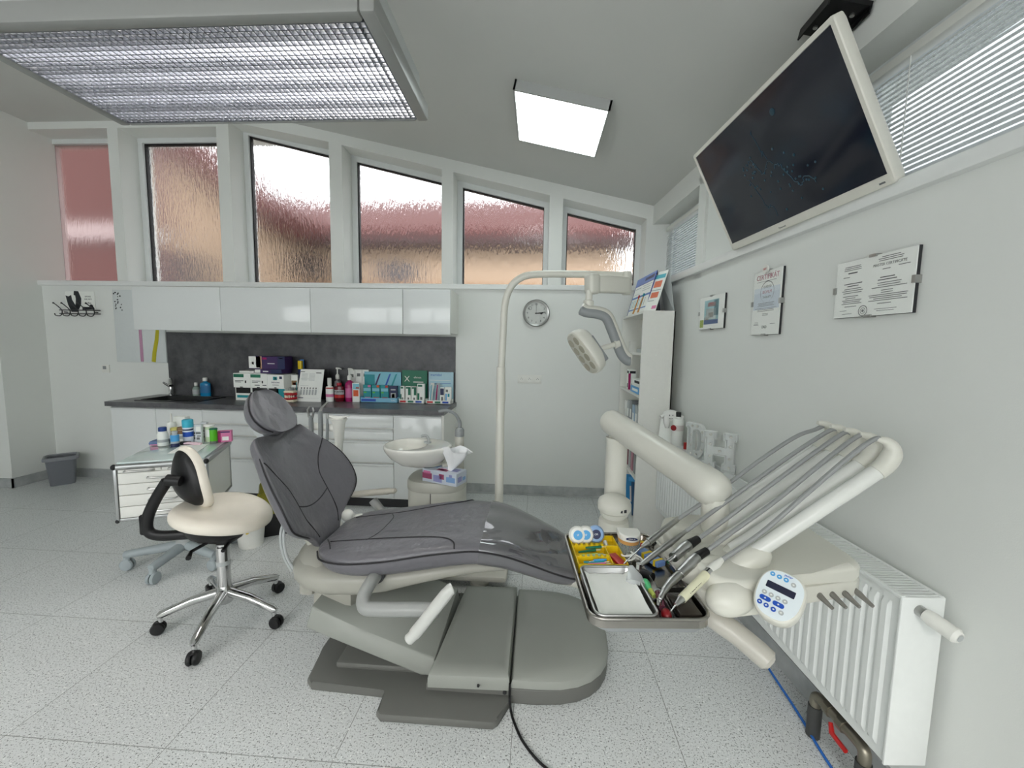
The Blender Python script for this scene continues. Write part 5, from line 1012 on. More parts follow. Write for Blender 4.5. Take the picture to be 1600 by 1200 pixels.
mb = MB(); mb.T = BMx; mb.loft([rr4(.135,.135,0,.01),rr4(.15,.15,.30,.01),rr4(.145,.145,.30,.01),rr4(.13,.13,.01,.01)]); mb.build('bin_body', M_black, t)
mb = MB(); mb.T = BMx
def wv(w,z,am): return [(p[0]*(1+am*math.sin(i*2.1)), p[1]*(1+am*math.cos(i*1.7)), z+am*.15*math.sin(i*1.3)) for i,p in enumerate(rrect(-w,w,-w,w,.02,6))]
mb.loft([wv(.152,.17,.02),wv(.156,.25,.02),wv(.158,.32,.03),wv(.150,.335,.03),wv(.135,.30,.06),wv(.11,.2,.08)],caps=False); mb.build('bin_bag', mat('olive_bag','8a8423',.45,noise=.25,nscale=20), t, ang=60)
t = thing('white_bucket','white plastic bucket with yellow strap behind the stool base','bucket',(-2.0,2.62,0))
mb = MB(); mb.lathe([(.075,0),(.092,.17),(.096,.18),(.088,.18),(.072,.01)],(-1.985,2.66,0),seg=28); mb.build('bucket_body', M_white, t)
mb = MB(); mb.box(-1.95,-1.94,2.565,2.58,.12,.185); mb.build('bucket_strap', M_yellow, t, smooth=False)
# ================================================================ screen on the right wall
TVc = [Vector(p) for p in ((.8025,2.384,2.458),(.876,1.438,2.462),(1.128,1.424,1.973),(1.055,2.352,1.970))]
ctr = sum(TVc, Vector())/4; tx = (TVc[1]-TVc[0]+TVc[2]-TVc[3]).normalized(); ty = (TVc[0]-TVc[3]+TVc[1]-TVc[2]).normalized()
TVM = frame(ctr, tx, ty); w = (TVc[1]-TVc[0]).length/2; h = (TVc[0]-TVc[3]).length/2
tv = thing('wall_screen','white framed flat screen tilted down above the right wall frames','television',ctr)
mb = MB(); mb.T = TVM
ro, ri = rrect(-w,w,-h,h,.012,3), rrect(-w+.018,w-.018,-h+.036,h-.018,.002,3)
mb.loft([ringz(rrect(-w+.01,w-.01,-h+.01,h-.01,.012,3),-.045),ringz(ro,-.032),ringz(ro,-.002),ringz(rrect(-w+.003,w-.003,-h+.003,h-.003,.011,3),.001),ringz(ri,.001),ringz(ri,-.004)]); mb.build('bezel', mat('screen_bezel','dcdad0',.3), tv, ang=40)
def screen_mat():
    m = bpy.data.materials.new('dark_screen'); m.use_nodes = True; nt = m.node_tree; N = nt.nodes; L = nt.links; b = N['Principled BSDF']
    tc = N.new('ShaderNodeTexCoord'); mp = N.new('ShaderNodeMapping'); mp.inputs['Scale'].default_value = (1,1,1); L.new(tc.outputs['Object'], mp.inputs[0])
    n = N.new('ShaderNodeTexNoise'); n.inputs['Scale'].default_value = 5; n.inputs['Detail'].default_value = 6; L.new(mp.outputs[0], n.inputs['Vector'])
    r = N.new('ShaderNodeValToRGB'); r.color_ramp.elements[0].position = .52; r.color_ramp.elements[0].color = rgb('0b0e1c'); r.color_ramp.elements[1].position = .8; r.color_ramp.elements[1].color = rgb('102838')
    L.new(n.outputs['Fac'], r.inputs[0]); L.new(r.outputs[0], b.inputs['Emission Color']); b.inputs['Emission Strength'].default_value = .3
    b.inputs['Base Color'].default_value = rgb('06070c'); b.inputs['Roughness'].default_value = .12; return m
mb = MB(); mb.T = TVM; mb.box(-w+.019,w-.019,-h+.037,h-.019,-.006,-.0025); scr = mb.build('screen', screen_mat(), tv, smooth=False)
mb = MB(); mb.T = TVM
random.seed(3); mol = mat('molecule_glow','143644',.4,emit=.12)
def strand(p, q, n=26, am=.03):
    out = []
    for i in range(n+1): t_ = i/n; out.append((p[0]+(q[0]-p[0])*t_+random.uniform(-.006,.006), p[1]+(q[1]-p[1])*t_+am*math.sin(t_*9)+random.uniform(-.006,.006), -.0018))
    return out
mb.tube(strand((-.12,.05),(.02,-.02)),.0014,5); mb.tube(strand((.02,-.02),(.19,-.17)),.0018,5); mb.tube(strand((-.03,.16),(.0,.02),16),.0012,5); mb.tube(strand((-.16,.0),(-.06,-.22),16),.0010,5)
for k in range(26): mb.ball((random.gauss(.1,.05),random.gauss(-.09,.05),-.0018),(.005,.005,.001),seg=8)
for k in range(22): mb.ball((random.gauss(-.12,.04),random.gauss(.0,.05),-.0018),(.005,.005,.001),seg=8)
for x,y,r in ((.12,.17,.014),(.05,.05,.006),(.0,-.2,.006),(-.05,-.1,.004),(.14,-.02,.006)): mb.ball((x,y,-.0018),(r,r,.001),seg=14)
mb.build('screen_picture', mol, tv, smooth=False)
mb = MB(); mb.T = TVM; mb.text('Panasonic',.012,at(Matrix.Identity(4),-.06,-h+.014,.0013),depth=.0003); mb.box(w-.055,w-.033,-h+.012,-h+.018,.001,.0016); mb.build('maker_lettering', M_ink, tv, smooth=False)
mb = MB(); mb.T = TVM; mb.box(-.25,.25,-.15,.15,-.085,-.04,bev=.02); mb.box(-.06,.06,-.1,.1,-.12,-.08,bev=.005); mb.build('rear_housing', M_dark, tv)
b0 = TVM @ Vector((0,.05,-.11))
cz = ceil_z(1.06)
mb = MB(); mb.tube([b0,(1.08,1.80,2.50),(1.08,1.76,cz-.02)],.02,12); mb.build('drop_tube', M_black, tv)
mb = MB(); mb.T = frame((1.07,1.72,ceil_z(1.07)-.012),(1,0,-.225),(0,1,0)); mb.box(-.075,.075,-.085,.085,-.006,.012); mb.box(-.075,-.069,-.085,.085,-.03,.0); mb.box(.069,.075,-.085,.085,-.03,.0); mb.build('ceiling_plate', M_black, tv, smooth=False)
mb = MB(); mb.T = frame((1.07,1.72,ceil_z(1.07)-.012),(1,0,-.225),(0,1,0))
for x,y in ((-.04,.04),(.04,-.04)): mb.cyl((x,y,-.006),(x,y,-.012),.008,seg=10)
mb.build('plate_bolts', M_steel, tv)

# ================================================================ frames on the right wall
def rw_frame(name, label, s0,s1,z0,z1, mats, deco, th=.016, group='glass clip frames on the right wall', clips=True):
    t = thing(name, label, 'frame', RW((s0+s1)/2,0,z0), group=group)
    mb = MB(); rbox(mb,s0,s1,.002,th-.004,z0,z1); mb.build('backing_board', M_dark, t, smooth=False)
    mb = MB(); rbox(mb,s0+.001,s1-.001,th-.004,th-.001,z0+.001,z1-.001,m=0); ww, hh = s1-s0, z1-z0
    for d in deco:
        if d[0] == 't': mb.text(d[1], d[2], at(RWT, s0+d[3]*ww, z0+d[4]*hh, th-.0005), m=d[5], depth=.0003, sx=(d[6] if len(d)>6 else 1))
        elif d[0] == 'o':
            for k in range(36):
                a, b = 2*math.pi*k/36, 2*math.pi*(k+1)/36; P = [(s0+d[1]*ww+r*math.cos(q), z0+d[2]*hh+r*math.sin(q)) for r,q in ((d[3],a),(d[3],b),(d[4],b),(d[4],a))]
                mb.T = RWT; mb._f([mb._v((p[0],p[1],th-.0003)) for p in P], d[5]); mb.T = Matrix.Identity(4)
        else: rbox(mb,s0+d[1]*ww,s0+d[2]*ww,th-.0012,th-.0003,z0+d[3]*hh,z0+d[4]*hh,m=d[0])
    mb.build('print_sheet', mats, t, smooth=False)
    mb = MB(); rbox(mb,s0,s1,th+.0002,th+.0022,z0,z1); mb.build('glass_sheet', mat('picture_glass','ffffff',.02,alpha=.05,spec=.6), t, smooth=False)
    for s_, z_, v in (((s0+s1)/2,z1,0),((s0+s1)/2,z0,0),(s0,(z0+z1)/2,1),(s1,(z0+z1)/2,1)):
        mb = MB()
        if v: rbox(mb,s_-.006,s_+.006,.0,th+.005,z_-.012,z_+.012)
        else: rbox(mb,s_-.014,s_+.014,.0,th+.005,z_-.005,z_+.005)
        mb.build('clip', M_steel, t, smooth=False)
    return t
random.seed(5)
def para(u0,u1,v,n,dv,th=.012,m=1): return [(m, (u0+u1)/2-(u1-u0)/2*f, (u0+u1)/2+(u1-u0)/2*f, v-k*dv-th, v-k*dv) for k in range(n) for f in (random.uniform(.6,1),)]
P3 = (M_paper,M_ink,M_inkd,M_red)
d3 = para(.10,.36,.90,3,.03)+para(.17,.3,.79,1,.03,.02,2)+para(.10,.2,.72,1,.03)+para(.12,.38,.60,2,.04,.014,2)+para(.1,.40,.51,3,.035)+para(.12,.34,.38,2,.035)+para(.08,.42,.31,3,.03)+para(.14,.34,.20,1,.03)+para(.06,.22,.13,1,.02,.008)+para(.1,.3,.07,1,.02,.008)
d3 += para(.56,.86,.95,3,.03)+[('t','MASTER CERTIFICATE',.0125,.70,.82,1)]+para(.6,.74,.75,1,.02)+para(.80,.94,.77,1,.02)+para(.56,.82,.62,2,.04,.014,2)+para(.5,.93,.53,3,.035)+para(.6,.8,.41,2,.035)+para(.48,.94,.34,4,.03)+para(.58,.78,.20,1,.03)+para(.55,.85,.11,2,.03,.008)+[('o',.42,.10,.016,.019,1),('o',.42,.10,.009,.011,1),('o',.42,.10,0,.005,1)]
rw_frame('certificate_frame','large landscape framed certificate with two printed columns and a round seal',2.189,2.499,1.557,1.763,P3,d3)
d2 = [(4,.04,.96,.55,.66),(5,.04,.96,.66,.74),(4,.04,.96,.4,.55),('t','CERTIFIKÁT',.034,.5,.90,3,.98),(1,.12,.82,.835,.84),('o',.52,.665,.050,.053,2),('t','GUIDED',.017,.52,.745,1),('t','BIOFILM',.020,.52,.665,3),('t','THERAPY',.016,.52,.585,1)]+para(.2,.8,.50,3,.022,.008)+para(.1,.9,.42,3,.022,.007)+para(.35,.65,.33,2,.02,.007)+para(.08,.3,.20,3,.02,.006)+para(.65,.92,.17,1,.02,.006)+[('t','EAD',.02,.5,.12,1)]
c2 = rw_frame('certificate_frame','portrait framed certificate headed CERTIFIKÁT with a round stamp',1.648,1.866,1.507,1.818,(M_paper,M_ink,M_inkd,mat('certificate_red','a8556a',.6),mat('pale_wash','c9d3dc',.6),mat('pale_wash_mid','d6dee4',.6)),d2)
mb = MB(); mb.T = RWT @ Matrix.Translation((1.757,1.822,.024)); mb.cyl((0,0,0),(0,0,.008),.021,seg=24); mb.m = 1; mb.text('GBT',.014,at(Matrix.Identity(4),0,0,.0085),depth=.0003); mb.single('button_badge','round white badge clipped on the top of the CERTIFIKÁT frame','badge',[M_white,M_red],smooth=False)
random.seed(11)
d1 = [(1,.22,.80,.15,.88),(2,.22,.80,.15,.28),(3,.30,.70,.30,.62),(4,.40,.6,.35,.5),(5,.36,.68,.68,.8),(6,.05,.2,.06,.3),(3,.25,.45,.3,.42),(7,.62,.79,.4,.86),(4,.24,.42,.28,.36),('t','SMILE',.022,.5,.77,8)]
rw_frame('picture_frame','small framed colourful poster nearest the bookcase',1.052,1.363,1.556,1.76,(M_paper,mat('poster_sky','9cc3c8',.6),M_blue,M_paper,M_brown,mat('poster_rose','c08a86',.6),mat('sticker_green','8fa23a',.6),mat('poster_teal','5b8f9c',.6),M_red),d1)

# ================================================================ radiator
t = thing('radiator','white ribbed panel radiator under the frames on the right wall','radiator',RW(1.73,.08,.235))
s0,s1,d0,d1_,z0,z1 = .775,2.70,.03,.15,.235,.752
mb = MB(); mb.T = RWM
prof_ = []; n = 46; px_ = (s1-s0-.05)/n
pts = [(s0+.002,d1_-.012)]
for k in range(n):
    a = s0+.025+px_*k
    pts += [(a,d1_-.008),(a+px_*.18,d1_),(a+px_*.62,d1_),(a+px_*.80,d1_-.008)]
pts += [(s1-.025,d1_-.008),(s1-.002,d1_-.012)]
zz = [(z0,-.004),(z0+.03,-.004),(z0+.045,0),(z1-.05,0),(z1-.035,-.004),(z1-.006,-.004)]
base = lambda d, off: d1_-.0075 if off < 0 else d
mb.loft([[(s,base(d,off)+(0 if off==0 else 0),z) for s,d in pts] + [(s1-.002,d1_-.02,z),(s0+.002,d1_-.02,z)] for z,off in zz])
mb.T = Matrix.Identity(4); mb.build('front_panel', M_rad, t, ang=30)
mb = MB(); rbox(mb,s0,s1,d0,d0+.012,z0,z1-.005); mb.build('rear_panel', M_rad, t, smooth=False)
for a, b in ((s0-.003,s0+.004),(s1-.004,s1+.003)): mb = MB(); rbox(mb,a,b,d0-.002,d1_+.001,z0,z1,bev=.002); mb.build('side_panel', M_rad, t)
mb = MB(); rbox(mb,s0,s1,d1_-.012,d1_+.001,z1-.008,z1+.002,bev=.002); rbox(mb,s0,s1,d0-.002,d0+.010,z1-.008,z1+.002,bev=.002)
s = s0+.01
while s < s1-.01: rbox(mb,s,s+.005,d0+.008,d1_-.01,z1-.006,z1+.0015); s += .0135
for q in (.9,1.4,1.9,2.35): rbox(mb,q,q+.02,d0+.008,d1_-.01,z1-.006,z1+.0018)
mb.build('top_grille', M_rad, t, smooth=False)
mb = MB(); rbox(mb,s0+.01,s1-.01,d0+.014,d1_-.016,z0+.03,z1-.014); mb.build('slot_shade_core', M_dark, t, smooth=False)  # dark block standing in for the shade seen through the grille slots
mb = MB(); c0 = RW(s1+.001,.10,.715); c1 = RW(s1+.018,.098,.713); c2_ = RW(s1+.078,.085,.702); dd = (c2_-c1).normalized()
mb.tube([c1,c1+dd*.02,c1+dd*.025,c1+dd*.07,c1+dd*.078],[.017,.021,.020,.021,.014],18); vh = mb.build('valve_head', M_white, t)
mb = MB(); mb.cyl(c0,c1,.016,seg=16); mb.build('valve_stem', M_steel, t)
mb = MB(); mb.cyl(c1+dd*.0785,c1+dd*.0795,.010,seg=16); mb.build('valve_dial', M_greyl, vh)
# pipes under the radiator
t = thing('pipe_fitting','dark pipe fittings with red lever under the near end of the radiator','pipes',RW(2.45,.08,0))
for s_ in (2.38,2.59):
    mb = MB(); mb.cyl(RW(s_,.10,.0),RW(s_,.10,.12),.023,seg=14); mb.build('floor_pipe', mat('pipe_sleeve','3c3d3c',.5), t)
mb = MB(); mb.tube(spline([RW(2.38,.10,.11),RW(2.38,.10,.15),RW(2.41,.10,.165),RW(2.5,.10,.165),RW(2.57,.10,.165),RW(2.59,.10,.15),RW(2.59,.10,.11)],5),.0185,12); mb.tube([RW(2.43,.10,.165),RW(2.455,.10,.165)],.024,8); mb.tube([RW(2.49,.10,.165),RW(2.515,.10,.165)],.024,8); mb.build('valve_body', mat('dull_brass','8c877a',.4,.8), t)
mb = MB(); mb.tube([RW(2.47,.115,.14),RW(2.49,.125,.12),RW(2.55,.125,.115)],[.007,.009,.008],8); mb.build('red_lever', M_red, t)
mb = MB(); mb.tube(spline([RW(1.85,.05,.02),RW(2.1,.09,.03),RW(2.3,.10,.012),RW(2.5,.13,.01),RW(2.75,.14,.008)],8),.005,8); mb.single('blue_cable','thin blue cable running along the floor under the radiator','cable',mat('cable_blue','1f63b5',.4))
# things on the radiator
zr_ = z1+.0015
def marquee(name, label, s, d, ang, letter):
    t = thing(name, label, 'letter', RW(s,d,zr_), group='marquee letters on the radiator')
    MM = Matrix.Translation(RW(s,d,zr_)) @ Matrix.Rotation(ang,4,'Z') @ Matrix(((1,0,0,0),(0,0,-1,0),(0,1,0,0),(0,0,0,1)))
    H_, th = .215, .022
    if letter == 'D':
        outer = [(-.06,0)]+[(-.005+.065*sgnpow(math.cos(a),.7), H_/2+H_/2*sgnpow(math.sin(a),.7)) for a in [math.radians(-90+180*k/20) for k in range(21)]]+[(-.06,H_)]
        outer = [(-.065,0),(-.065,.03),(-.05,.03),(-.05,H_-.03),(-.065,H_-.03),(-.065,H_)]+outer[1:-1][::-1]
        inner = [(-.018,.042),(-.018,H_-.042)]+[(-.008+.028*sgnpow(math.cos(a),.7), H_/2+(H_/2-.04)*sgnpow(math.sin(a),.7)) for a in [math.radians(90-180*k/20) for k in range(21)]]
        bulbs = [(-.035,.02),(-.035,.075),(-.035,.14),(-.035,.195),(.0,.197),(.035,.165),(.042,.11),(.035,.05),(.0,.018)]
        polys = None
    else:
        polys = [[(-.085,0),(-.02,0),(-.02,.04),(-.032,.04),(-.032,.085),(.032,.085),(.032,.04),(.02,.04),(.02,0),(.085,0),(.085,.04),(.073,.04),(.073,H_-.04),(.085,H_-.04),(.085,H_),(.02,H_),(.02,H_-.04),(.032,H_-.04),(.032,.13),(-.032,.13),(-.032,H_-.04),(-.02,H_-.04),(-.02,H_),(-.085,H_),(-.085,H_-.04),(-.073,H_-.04),(-.073,.04),(-.085,.04)]]
        bulbs = [(-.052,.02),(-.052,.07),(-.052,.14),(-.052,.195),(.052,.02),(.052,.07),(.052,.14),(.052,.195),(0,.107)]
    mb = MB(); mb.T = MM
    if polys:
        for p in polys:
            mb.prism(p,-th,-th+.004)
            n_ = len(p)
            for k in range(n_):
                a, b = Vector((*p[k],0)), Vector((*p[(k+1)%n_],0)); e = (b-a).normalized(); q = Vector((-e.y,e.x,0))*.0018
                mb.loft([[a-q+Vector((0,0,-th)),a+q+Vector((0,0,-th)),a+q+Vector((0,0,.012)),a-q+Vector((0,0,.012))],[b-q+Vector((0,0,-th)),b+q+Vector((0,0,-th)),b+q+Vector((0,0,.012)),b-q+Vector((0,0,.012))]])
    else:
        def rs_(P, N):                                     # resample a closed outline evenly
            L_ = [0]; P = P+[P[0]]
            for i in range(len(P)-1): L_.append(L_[-1]+math.hypot(P[i+1][0]-P[i][0],P[i+1][1]-P[i][1]))
            out = []
            for k in range(N):
                d_ = L_[-1]*k/N; i = max(j for j in range(len(L_)-1) if L_[j] <= d_); f = (d_-L_[i])/max(1e-9,L_[i+1]-L_[i]); out.append((P[i][0]+(P[i+1][0]-P[i][0])*f,P[i][1]+(P[i+1][1]-P[i][1])*f))
            return out
        O, I = rs_(outer,48), rs_(inner,48)
        for z_a, z_b in ((-th,-th+.004),):
            mb.loft([[(*p,z_a) for p in O],[(*p,z_b) for p in O],[(*p,z_b) for p in I],[(*p,z_a) for p in I]],caps=False)
        for P in (O,I):
            n_ = len(P)
            for k in range(n_):
                a, b = Vector((*P[k],0)), Vector((*P[(k+1)%n_],0)); e = (b-a).normalized(); q = Vector((-e.y,e.x,0))*.0018
                mb.loft([[a-q+Vector((0,0,-th)),a+q+Vector((0,0,-th)),a+q+Vector((0,0,.012)),a-q+Vector((0,0,.012))],[b-q+Vector((0,0,-th)),b+q+Vector((0,0,-th)),b+q+Vector((0,0,.012)),b-q+Vector((0,0,.012))]])
    mb.build('letter_shell', M_rad, t, ang=25)
    for x, y in bulbs: mb = MB(); mb.T = MM; mb.ball((x,y,-.008),.0085,seg=10); mb.build('bulb', M_white, t)
marquee('marquee_letter','white marquee letter D with bulbs, turned sideways on the radiator',1.27,.09,math.radians(-52),'D')
marquee('marquee_letter','white marquee letter H with bulbs leaning on the wall above the radiator',1.53,.075,math.radians(-38),'H')
bottle('white_bottle','white bottle with black cap and red round label on the radiator',RW(.945,.07,zr_),.038,.235,M_paper,M_black,neck=.4,caph=.12,shoulder=.82,bands=((.45,.62,mat('bottle_print','d9d2cf',.5)),))
mb = MB(); mb.T = Matrix.Translation(RW(.945,.07,zr_)) @ Matrix.Rotation(math.radians(-38),4,'Z') @ BWT @ Matrix.Translation((-.016,.125,.0365)); mb.cyl((0,0,0),(0,0,.002),.02,seg=20); mb.single('round_sticker','dark red round sticker on the white bottle','sticker',mat('sticker_red','8e1b22',.4))
CMr = Matrix.Translation(RW(.885,.125,zr_)) @ Matrix.Rotation(math.radians(-14),4,'Z')
mb = MB(); mb.T = CMr; mb.loft([[(-.055,0,0),(-.04,.055,.17),(-.04,.057,.17),(-.055,.003,0)],[(.05,0,0),(.06,.055,.17),(.06,.057,.17),(.05,.003,0)]],m=0)
CC = CMr @ frame((0.003,.0275,.085),(1,0,0),(0,.055,.17))
for x0,x1,y0,y1,m in ((-.02,.04,.02,.034,1),(-.02,.035,-.018,-.004,1),(-.01,.03,.024,.03,0),(-.01,.03,-.013,-.008,0),(.02,.045,-.07,-.066,2),(.03,.04,-.05,-.045,2)): mb.box(x0,x1,y0,y1,.0005,.0025,M=CC,m=m)
mb.single('printed_card','small white standing card with orange prints on the radiator','card',[M_paper,M_orange,M_ink],smooth=False)
pt = thing('plush_tooth','white plush tooth with a small face draped over the card','toy',RW(.90,.11,.93))
PC = RW(.90,.105,.955)
mb = MB(); mb.ball(PC,(.058,.045,.042),Matrix.Rotation(-.3,4,'Z'))
for dx, dy in ((-.032,-.012),(.028,-.016)): mb.tube([PC+V((dx,dy,-.005)),PC+V((dx*1.1,dy-.012,-.05)),PC+V((dx*1.0,dy-.018,-.085))],[.026,.022,.012],12)
mb.build('plush_body', mat('plush_white','e4e4e0',.9,bump=.4,bscale=400), pt, ang=80)
mb = MB()
for s_ in (-1,1): mb.tube([PC+V((s_*.05,-.01,.0)),PC+V((s_*.078,-.02,-.01))],[.012,.014],10)
mb.build('plush_hands', mat('plush_white'), pt)
mb = MB(); 
for s_ in (-1,1): mb.ball(PC+V((-.012+s_*.011,-.043,.008)),(.003,.003,.006),seg=8)
mb.tube([PC+V((-.026+.005*k,-.044,-.012-.004*math.sin(k*.6))) for k in range(6)],.0016,6); mb.build('plush_face', M_inkd, pt)
mb = MB(); mb.cyl(RW(1.06,.06,zr_),RW(1.06,.06,zr_+.045),.012,seg=12); mb.single('red_marker','small red cylinder between the white bottle and letter D','marker',M_red)
mb = MB(); mb.cyl(RW(1.12,.055,zr_),RW(1.12,.055,zr_+.045),.012,seg=12); mb.m = 1; mb.cyl(RW(1.12,.055,zr_+.005),RW(1.12,.055,zr_+.02),.0125,seg=12); mb.single('yellow_marker','small yellow-green cylinder beside the red one on the radiator','marker',[mat('yellow_green','b7b92c',.4),M_green])

# ================================================================ bookcase in the back right corner
bk = thing('bookcase','tall narrow white bookcase in the back right corner','bookcase',(.88,3.43,0))
BX0, BX1, BY0, BY1, BZ1 = .755, .985, 3.06, 3.80, 1.70
for y in (BY0, BY1-.018): mb = MB(); mb.box(BX0,BX1,y,y+.018,0,BZ1); mb.build('side_panel', M_white, bk, smooth=False)
mb = MB(); mb.box(BX1-.008,BX1,BY0,BY1,0,BZ1); mb.build('back_panel', M_white, bk, smooth=False)
SH = [.06,.43,.745,1.06,1.375,1.682]
for z in SH: mb = MB(); mb.box(BX0+.002,BX1-.008,BY0+.018,BY1-.018,z,z+.018); mb.build('shelf', M_white, bk, smooth=False)
mb = MB(); mb.box(BX0+.01,BX0+.028,BY0+.018,BY1-.018,0,.06); mb.build('plinth', M_white, bk, smooth=False)
for z in (.26,.75,1.06,1.38): mb = MB(); mb.cyl((.86,BY0+.001,z),(.86,BY0-.002,z),.004,seg=10); mb.build('screw_cap', M_paper, bk)
def bookbox(name, label, y0,y1,z,h,x0,x1,m,group=None,tilt=0,print_=None,cat='box'):
    c = Vector((x0,(y0+y1)/2,z)); mb = MB(); mb.T = Matrix.Translation(c) @ Matrix.Rotation(tilt,4,'X') @ Matrix.Translation(-c)
    mb.box(x0,x1,y0,y1,z,z+h,bev=.001,m=0)
    ms = [m]
    for p in (print_ or []): ms.append(p[0]); mb.box(x0-.0009,x0+.0005,y0+p[1]*(y1-y0),y0+p[2]*(y1-y0),z+p[3]*h,z+p[4]*h,m=len(ms)-1)
    # printing on the side facing the room's front as well
    for p in (print_ or []): mb.box(x0+p[1]*(x1-x0),x0+p[2]*(x1-x0),y0-.0009,y0+.0005,z+p[3]*h,z+p[4]*h,m=ms.index(p[0]))
    return mb.single(name,label,cat,ms,group,smooth=False)
z = SH[4]+.018
M_lamp_panel = mat('dim_panel','aab0b0',.4)
t = thing('bottle_display','white stepped bottle display on the top shelf of the bookcase','display',(.85,3.25,z))
mb = MB(); mb.box(.80,.97,3.12,3.40,z,z+.03); mb.box(.93,.97,3.12,3.40,z,z+.25); mb.m = 1; mb.box(.928,.931,3.15,3.38,z+.19,z+.225); mb.build('display_stand', [M_greyl,M_inkd], t, smooth=False)
for k in range(4): bottle('sample_vial',['small clear vial in the bookcase display, nearest one','small clear vial in the bookcase display, second one','small clear vial in the bookcase display, third one','small clear vial in the bookcase display, farthest one'][k],(.86,3.155+k*.066,z+.031),.018,.12,mat('vial','8fa5ab',.15,trans=.4,ior=1.2),M_inkd if k%2 else M_teal,neck=.5,caph=.22,group='vials in the bookcase display')
bookbox('white_dispenser','small white dispenser at the far end of the top shelf',3.55,3.6,z,.09,.78,.83,M_white)
z = SH[3]+.018
bookbox('medicine_box','upright white and dark red box on the second shelf',3.50,3.58,z,.17,.77,.83,M_paper,None,0,[(M_mag,.0,.25,0,.8),(M_inkd,.1,.9,.8,.92),(M_inkd,.4,.7,.1,.3)])
bookbox('medicine_box','lying white box on top of the blue box on the second shelf',3.10,3.38,z+.051,.055,.77,.90,M_paper,None,0,[(M_inkd,.1,.7,.5,.85)])
bookbox('medicine_box','lying blue and white box at the bottom of the second shelf',3.10,3.40,z,.05,.765,.90,M_lblue,None,0,[(M_paper,.2,.8,.3,.7)])
t = bottle('red_bottle','dark bottle with red cap at the back of the second shelf',(.90,3.27,z+.107),.03,.16,M_inkd,M_red,neck=.5,caph=.25)
z = SH[2]+.018
for k in range(6):
    y = 3.09+k*.095; bookbox('brochure_holder',['pale folder nearest the bookcase side on the third shelf','pale folder second from the near side, third shelf','pale blue folder in the middle of the third shelf','grey folder with label, fourth on the third shelf','pale folder fifth on the third shelf','white folder at the far end of the third shelf'][k],y,y+.07,z,.235-.012*(k%3),.775,.95,(M_greyl,M_lamp_panel,mat('pale_blue_folder','9fb6cc',.5),M_grey,M_greyl,M_paper)[k],'folders on the third shelf',0,[(M_paper,.2,.8,.4,.7)],'folder')
z = SH[1]+.018
for k,(m,h_) in enumerate(((M_green,.22),(M_grey,.23),(mat('rose_book','b07a86',.5),.21),(M_greyl,.24),(mat('wine_book','7c3a48',.5),.22),(M_paper,.2),(M_teal,.23))):
    y = 3.09+k*.088; bookbox('book',['dark green booklet at the near end of the fourth shelf','grey booklet, second on the fourth shelf','rose booklet, third on the fourth shelf','pale grey booklet in the middle of the fourth shelf','wine red booklet, fifth on the fourth shelf','white booklet, sixth on the fourth shelf','teal booklet at the far end of the fourth shelf'][k],y,y+.055,z,h_,.775,.95,m,'booklets on the fourth shelf',.05 if k==6 else 0,None,'book')
z = SH[0]+.018
def leaning(label, y0, col, pr):
    c = Vector((.79,y0,z)); mb = MB(); mb.T = Matrix.Translation(c) @ Matrix.Rotation(math.radians(-14),4,'X') @ Matrix.Rotation(math.radians(-50),4,'Z')
    mb.box(-.01,.17,0,.012,.012,.275,m=0)
    for k,p in enumerate(pr): mb.box(p[0],p[1],-.0009,.0005,p[2],p[3],m=k+1)
    return mb.single('magazine',label,'magazine',[col]+[q[4] for q in pr],'magazines on the bottom shelf',smooth=False)
leaning('blue magazine with portrait of a dark haired woman on the bottom shelf',3.44,mat('mag_blue','2f7fb5',.35),[(.03,.13,.05,.18,mat('portrait_light','d9cfcb',.5)),(.05,.11,.10,.2,M_inkd),(.065,.10,.11,.165,M_skin),(.02,.14,.22,.255,M_lblue)])
leaning('navy and white brochure leaning in front on the bottom shelf',3.235,mat('mag_navy','2a4f74',.35),[(.04,.16,.06,.24,mat('mag_pale','b9c7d2',.5)),(.06,.12,.1,.14,M_lblue)])
# displays on top of the bookcase
zt_ = BZ1+.0005
t = thing('tent_poster','blue bordered information poster standing on the bookcase','poster',(.85,3.5,zt_))
P0, P1 = Vector((.775,3.72,zt_)), Vector((.80,3.22,zt_)); up_ = Vector((.085,0,.315)); ex_p = (P1-P0)
PMx = frame(P0, ex_p, up_); pw, ph = ex_p.length, up_.length
mb = MB(); mb.T = PMx; mb.box(0,pw,0,ph,-.004,0,m=0)
for m,u0,u1,v0,v1 in ((1,.04,.98,.02,.78),(4,.0,1,.80,1),(2,.04,.98,.44,.49),(2,.04,.98,.13,.16),(3,.5,.95,.86,.94),(5,.08,.4,.7,.72),(5,.5,.95,.72,.735),(5,.5,.9,.66,.675),(5,.5,.92,.60,.615),(5,.08,.4,.55,.56)): mb.box(u0*pw,u1*pw,v0*ph,v1*ph,0,.0012 if m!=1 else .0006,m=m)
for k in range(8): mb.box((.1+.1*k)*pw,(.13+.1*k)*pw,.2*ph,.40*ph,.0005,.0013,m=5 if k%2 else 6)
mb.build('poster_sheet', [mat('poster_indigo','3c3f94',.4),M_paper,mat('poster_blue','3f6fb5',.4),M_navy,mat('poster_head','4a78bd',.4),M_greyl,M_tealp], t, smooth=False)
mb = MB(); mb.T = PMx
for u, m in ((.42,1),(.68,2)): mb.tube([(u*pw,.02*ph,.004),(u*pw+.012,.2*ph,.006),(u*pw+.02,.48*ph,.005)],[.009,.005,.004],8,m=0); mb.tube([(u*pw+.018,.42*ph,.006),(u*pw+.02,.5*ph,.006)],.006,8,m=m)
mb.build('sample_brushes', [M_wood,M_red,M_teal], t)
